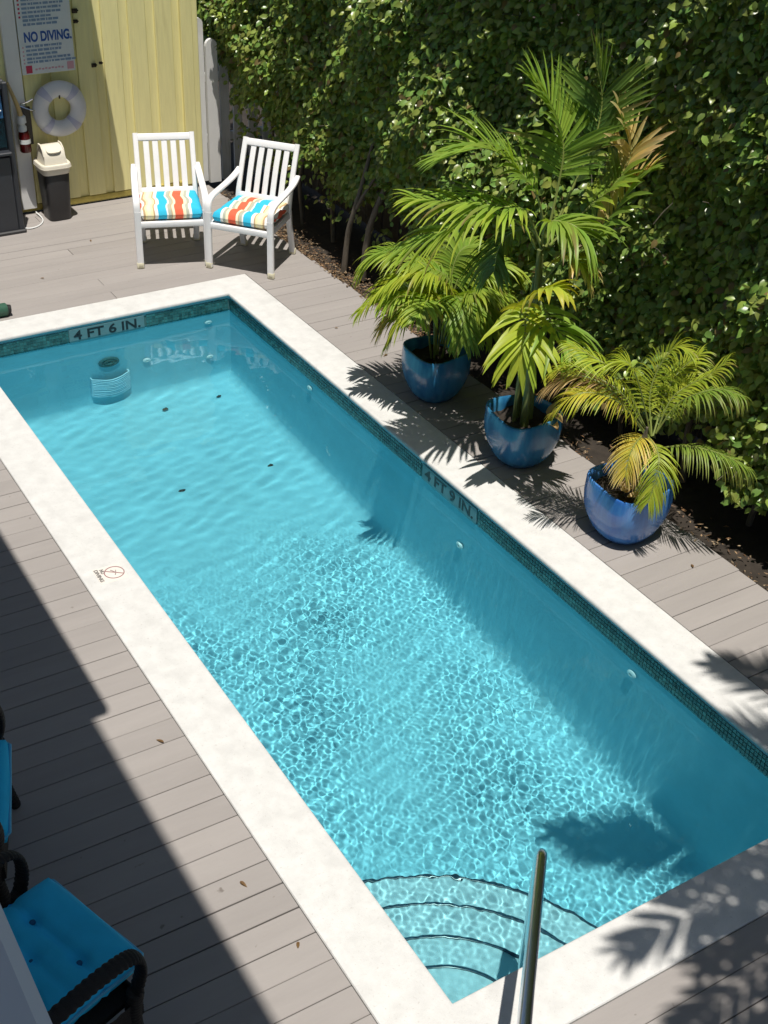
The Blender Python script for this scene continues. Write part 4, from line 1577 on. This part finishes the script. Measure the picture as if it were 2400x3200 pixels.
# the 300 leaves nearest the camera and outermost become single leaf objects
dist = np.linalg.norm(P_ - np.array(camp), axis=1) + (P_[:, 0] - 3.3) * 6 + np.where(P_[:, 1] < .9, 50, 0)
idx = np.argsort(dist)
sing = idx[:296]
mass = idx[296:]
nv_ = len(tv)
def leaf_verts(ix):
    t = tv[None, :, :] * L_[ix][:, None, None]
    return P_[ix][:, None, :] + t[..., 0:1] * A_[ix][:, None, :] + t[..., 1:2] * B_2[ix][:, None, :] + t[..., 2:3] * C_[ix][:, None, :]
VV = (leaf_verts(mass) - np.array([3.6, 4.6, 0])).reshape(-1, 3)
nm = len(mass)
tri = np.array([f for f in tf_ if len(f) == 3])
qd = np.array([f for f in tf_ if len(f) == 4])
off = (np.arange(nm) * nv_)[:, None, None]
TR = (tri[None] + off).reshape(-1, 3)
QD = (qd[None] + off).reshape(-1, 4)
me = bpy.data.meshes.new('foliage')
me.vertices.add(len(VV))
me.vertices.foreach_set('co', VV.astype(np.float32).ravel())
nl_ = TR.size + QD.size
me.loops.add(nl_)
me.loops.foreach_set('vertex_index', np.concatenate([TR.ravel(), QD.ravel()]).astype(np.int32))
me.polygons.add(len(TR) + len(QD))
me.polygons.foreach_set('loop_start', np.concatenate([np.arange(len(TR)) * 3, TR.size + np.arange(len(QD)) * 4]).astype(np.int32))
me.polygons.foreach_set('use_smooth', np.ones(len(TR) + len(QD), dtype=bool))
me.update()
at = me.color_attributes.new('Col', 'FLOAT_COLOR', 'POINT')
cc4 = np.ones((nm, nv_, 4), dtype=np.float32)
cc4[..., :3] = CC[mass][:, None, :]
at.data.foreach_set('color', cc4.ravel())
me.materials.append(M['leaf'])
fo = bpy.data.objects.new('foliage', me)
COL.objects.link(fo)
fo.parent = hd
fo['kind'] = 'stuff'
sv = leaf_verts(sing)
for q, i in enumerate(sing):
    g = G()
    g.add([tuple(v) for v in sv[q]], tf_, tuple(float(c) for c in CC[i]))
    obj('leaf', g, M['leaf'], hd)
# darker, larger filler leaves deep inside the hedge
g = G()
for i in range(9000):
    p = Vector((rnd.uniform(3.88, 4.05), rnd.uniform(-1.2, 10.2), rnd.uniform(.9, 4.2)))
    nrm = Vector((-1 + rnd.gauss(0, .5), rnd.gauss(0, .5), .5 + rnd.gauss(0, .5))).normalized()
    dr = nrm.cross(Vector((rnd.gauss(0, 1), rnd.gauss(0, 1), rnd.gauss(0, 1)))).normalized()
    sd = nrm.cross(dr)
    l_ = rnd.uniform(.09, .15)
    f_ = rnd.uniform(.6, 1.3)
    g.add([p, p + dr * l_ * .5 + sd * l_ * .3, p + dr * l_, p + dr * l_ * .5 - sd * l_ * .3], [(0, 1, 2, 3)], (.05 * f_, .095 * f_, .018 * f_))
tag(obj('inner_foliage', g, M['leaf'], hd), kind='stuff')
# trunks and branches under the leaves
def trunk(path, r):
    g = G()
    pts = spline(path, 16)
    g.tube(pts, r, 9, scale=[1.15 - .5 * i / 15 + .06 * math.sin(i * 1.9) for i in range(16)])
    obj('trunk', g, M['bark'], hd)
trunk([(3.31, 6.66, -.06), (3.33, 6.63, .31), (3.35, 6.55, .58), (3.45, 6.57, .85), (3.65, 6.6, 1.5)], .024)
trunk([(3.35, 6.54, .56), (3.38, 6.47, .70), (3.46, 6.42, .86), (3.65, 6.35, 1.2)], .014)
trunk([(3.39, 6.46, -.06), (3.40, 6.42, .3), (3.43, 6.36, .58), (3.7, 6.25, 1.3)], .032)
for y in (8.8, 8.35, 7.9, 7.35, 5.9, 5.3, 4.6, 3.9, 3.3, 2.6, 2.0, 1.5, 1.0, .4, -.2):
    x = 3.58 + rnd.uniform(-.04, .14)
    trunk([(x, y, -.07), (x + rnd.uniform(-.05, .05), y + rnd.uniform(-.06, .06), .4), (x + rnd.uniform(.0, .1), y + rnd.uniform(-.12, .12), .9), (x + rnd.uniform(.1, .2), y + rnd.uniform(-.2, .2), 1.8)], rnd.uniform(.014, .024))
# twigs at the face of the hedge
g = G()
for i in range(420):
    y = rnd.uniform(-.3, 9.3)
    z = rnd.uniform(bottom(y) - .12, 3.2)
    x = 3.44 + .13 * nz(y, z, 1.0) + rnd.uniform(-.03, .2)
    d = Vector((rnd.gauss(-.4, .4), rnd.gauss(0, .6), rnd.gauss(-.3, .6))).normalized()
    p = Vector((x, y, z))
    g.tube([p, p + d * .08, p + d * .15 + Vector((0, 0, -.02))], .0022, 4)
tag(obj('twigs', g, M['bark'], hd), kind='stuff')

# leaf litter along the deck edge
g = G()
for i in range(2600):
    y = rnd.uniform(5.2, 8.6) if rnd.random() < .7 else rnd.uniform(-.5, 9)
    x = 3.14 + abs(rnd.gauss(0, .13)) - (.03 if rnd.random() < .25 else -.01)
    z = (-.075 + rnd.random() * .06) if x > 3.15 else .003
    a = rnd.uniform(0, 6.28)
    l_, w_ = rnd.uniform(.015, .05), rnd.uniform(.006, .016)
    dx, dy = math.cos(a), math.sin(a)
    tz = rnd.uniform(-.006, .014)
    f_ = rnd.uniform(.5, 1.3)
    c = rnd.choice([(.20, .11, .05), (.27, .18, .10), (.13, .08, .05), (.32, .24, .15)])
    g.add([(x - dx * l_ / 2, y - dy * l_ / 2, z), (x + dy * w_ / 2, y - dx * w_ / 2, z + tz), (x + dx * l_ / 2, y + dy * l_ / 2, z + .003), (x - dy * w_ / 2, y + dx * w_ / 2, z + tz)],
          [(0, 1, 2), (0, 2, 3)], tuple(q * f_ for q in c))
tag(obj('leaf_litter', g, M['litter'], smooth=False), kind='stuff')
# dead leaves lying in the pots
for (px, py, lab) in ((2.84, 3.13, 'curled dry brown leaf in the middle pot'), (2.68, 2.20, 'dry tan leaf scraps in the nearest pot')):
    g = G()
    for j in range(3):
        lv = leaflet((px + rnd.uniform(-.03, .03), py + rnd.uniform(-.03, .03), .325 + .02 * j), (rnd.uniform(-1, 1), rnd.uniform(-1, 1), .35), (0, 0, 1), .13, .07, .4, TAN, BROWN, fold=.6)
        g.add(*lv)
    tag(obj('dry_leaf', g, M['frond']), lab, 'leaf', 'dry leaves in the pots')

# small dry scraps blown onto the deck
for i in range(9):
    x, y = [(.9, 7.55), (1.55, 8.2), (.35, 7.9), (2.75, 5.0), (2.9, 1.75), (-.42, 1.9), (-.47, .95), (-.40, .55), (2.62, 5.6)][i]
    a = rnd.uniform(0, 6.28)
    g = G()
    lv = leaflet((x, y, .004), (math.cos(a), math.sin(a), .05), (0, 0, 1), rnd.uniform(.025, .05), .014, .3, (.20, .12, .06), BROWN, fold=.5)
    g.add(*lv)
    tag(obj('fallen_leaf', g, M['frond']), ['tiny dry leaf scrap on the deck in front of the bin', 'tiny dry leaf scrap on the deck between the bin and the white chairs', 'tiny dry leaf scrap on the deck left of the white chairs near the coping',
        'tiny dry leaf scrap on the deck behind the farthest blue pot', 'tiny dry leaf scrap on the deck just past the nearest blue pot', 'tiny dry leaf scrap beside the left coping just past the step in the shadow edge',
        'tiny dry leaf scrap beside the left coping halfway along the lower deck strip', 'tiny dry leaf scrap beside the left coping nearest the corner steps', 'tiny dry leaf scrap on the right deck between the far pot and the litter'][i], 'leaf', 'dry leaf scraps on the deck')
# ------------------------------------------------------------------ tall palm beside the pool, its crown above the picture
tp = thing('palm_tree', 'tall palm whose fronds shade the near corner of the pool', 'palm tree', (2.75, -2.3, 0))
g = G()
g.tube(spline([(2.75, -2.3, -.1), (2.65, -2.2, 2.0), (2.45, -1.95, 4.0), (2.44, -1.69, 5.3)], 30), .11, 14, scale=[1.25 - .45 * i / 29 + .03 * (i % 2) for i in range(30)])
obj('trunk', g, M['bark'], tp)
rest = G()
cc_ = Vector((2.44, -1.66, 5.35))
for a_, ln_, dz in ((113, 1.55, .3), (138, 2.05, .15), (142, 1.9, .3), (167, 1.9, .2), (173, 2.25, .1), (179, 2.0, .25), (184, 2.4, .05), (190, 2.1, .2), (196, 2.3, .1), (203, 2.1, .0), (211, 2.2, .15), (222, 2.0, .1),
                    (234, 1.9, .1), (85, 1.3, .1), (40, 1.5, .1), (10, 1.8, 0), (-30, 1.8, 0), (-75, 1.9, .1), (-105, 1.8, .1)):
    dv = Vector((math.cos(math.radians(a_)), math.sin(math.radians(a_)), 0))
    frond(tp, [cc_, cc_ + dv * ln_ * .35 + Vector((0, 0, .28 + dz)), cc_ + dv * ln_ * .7 + Vector((0, 0, .25 + dz)), cc_ + dv * ln_ + Vector((0, 0, -.1 + dz))], 34, .38, .042, .45, GREEN, YELG, False, rest, s0=.15, r0=.016)
tag(obj('leaflets', rest, M['frond'], tp), kind='stuff')
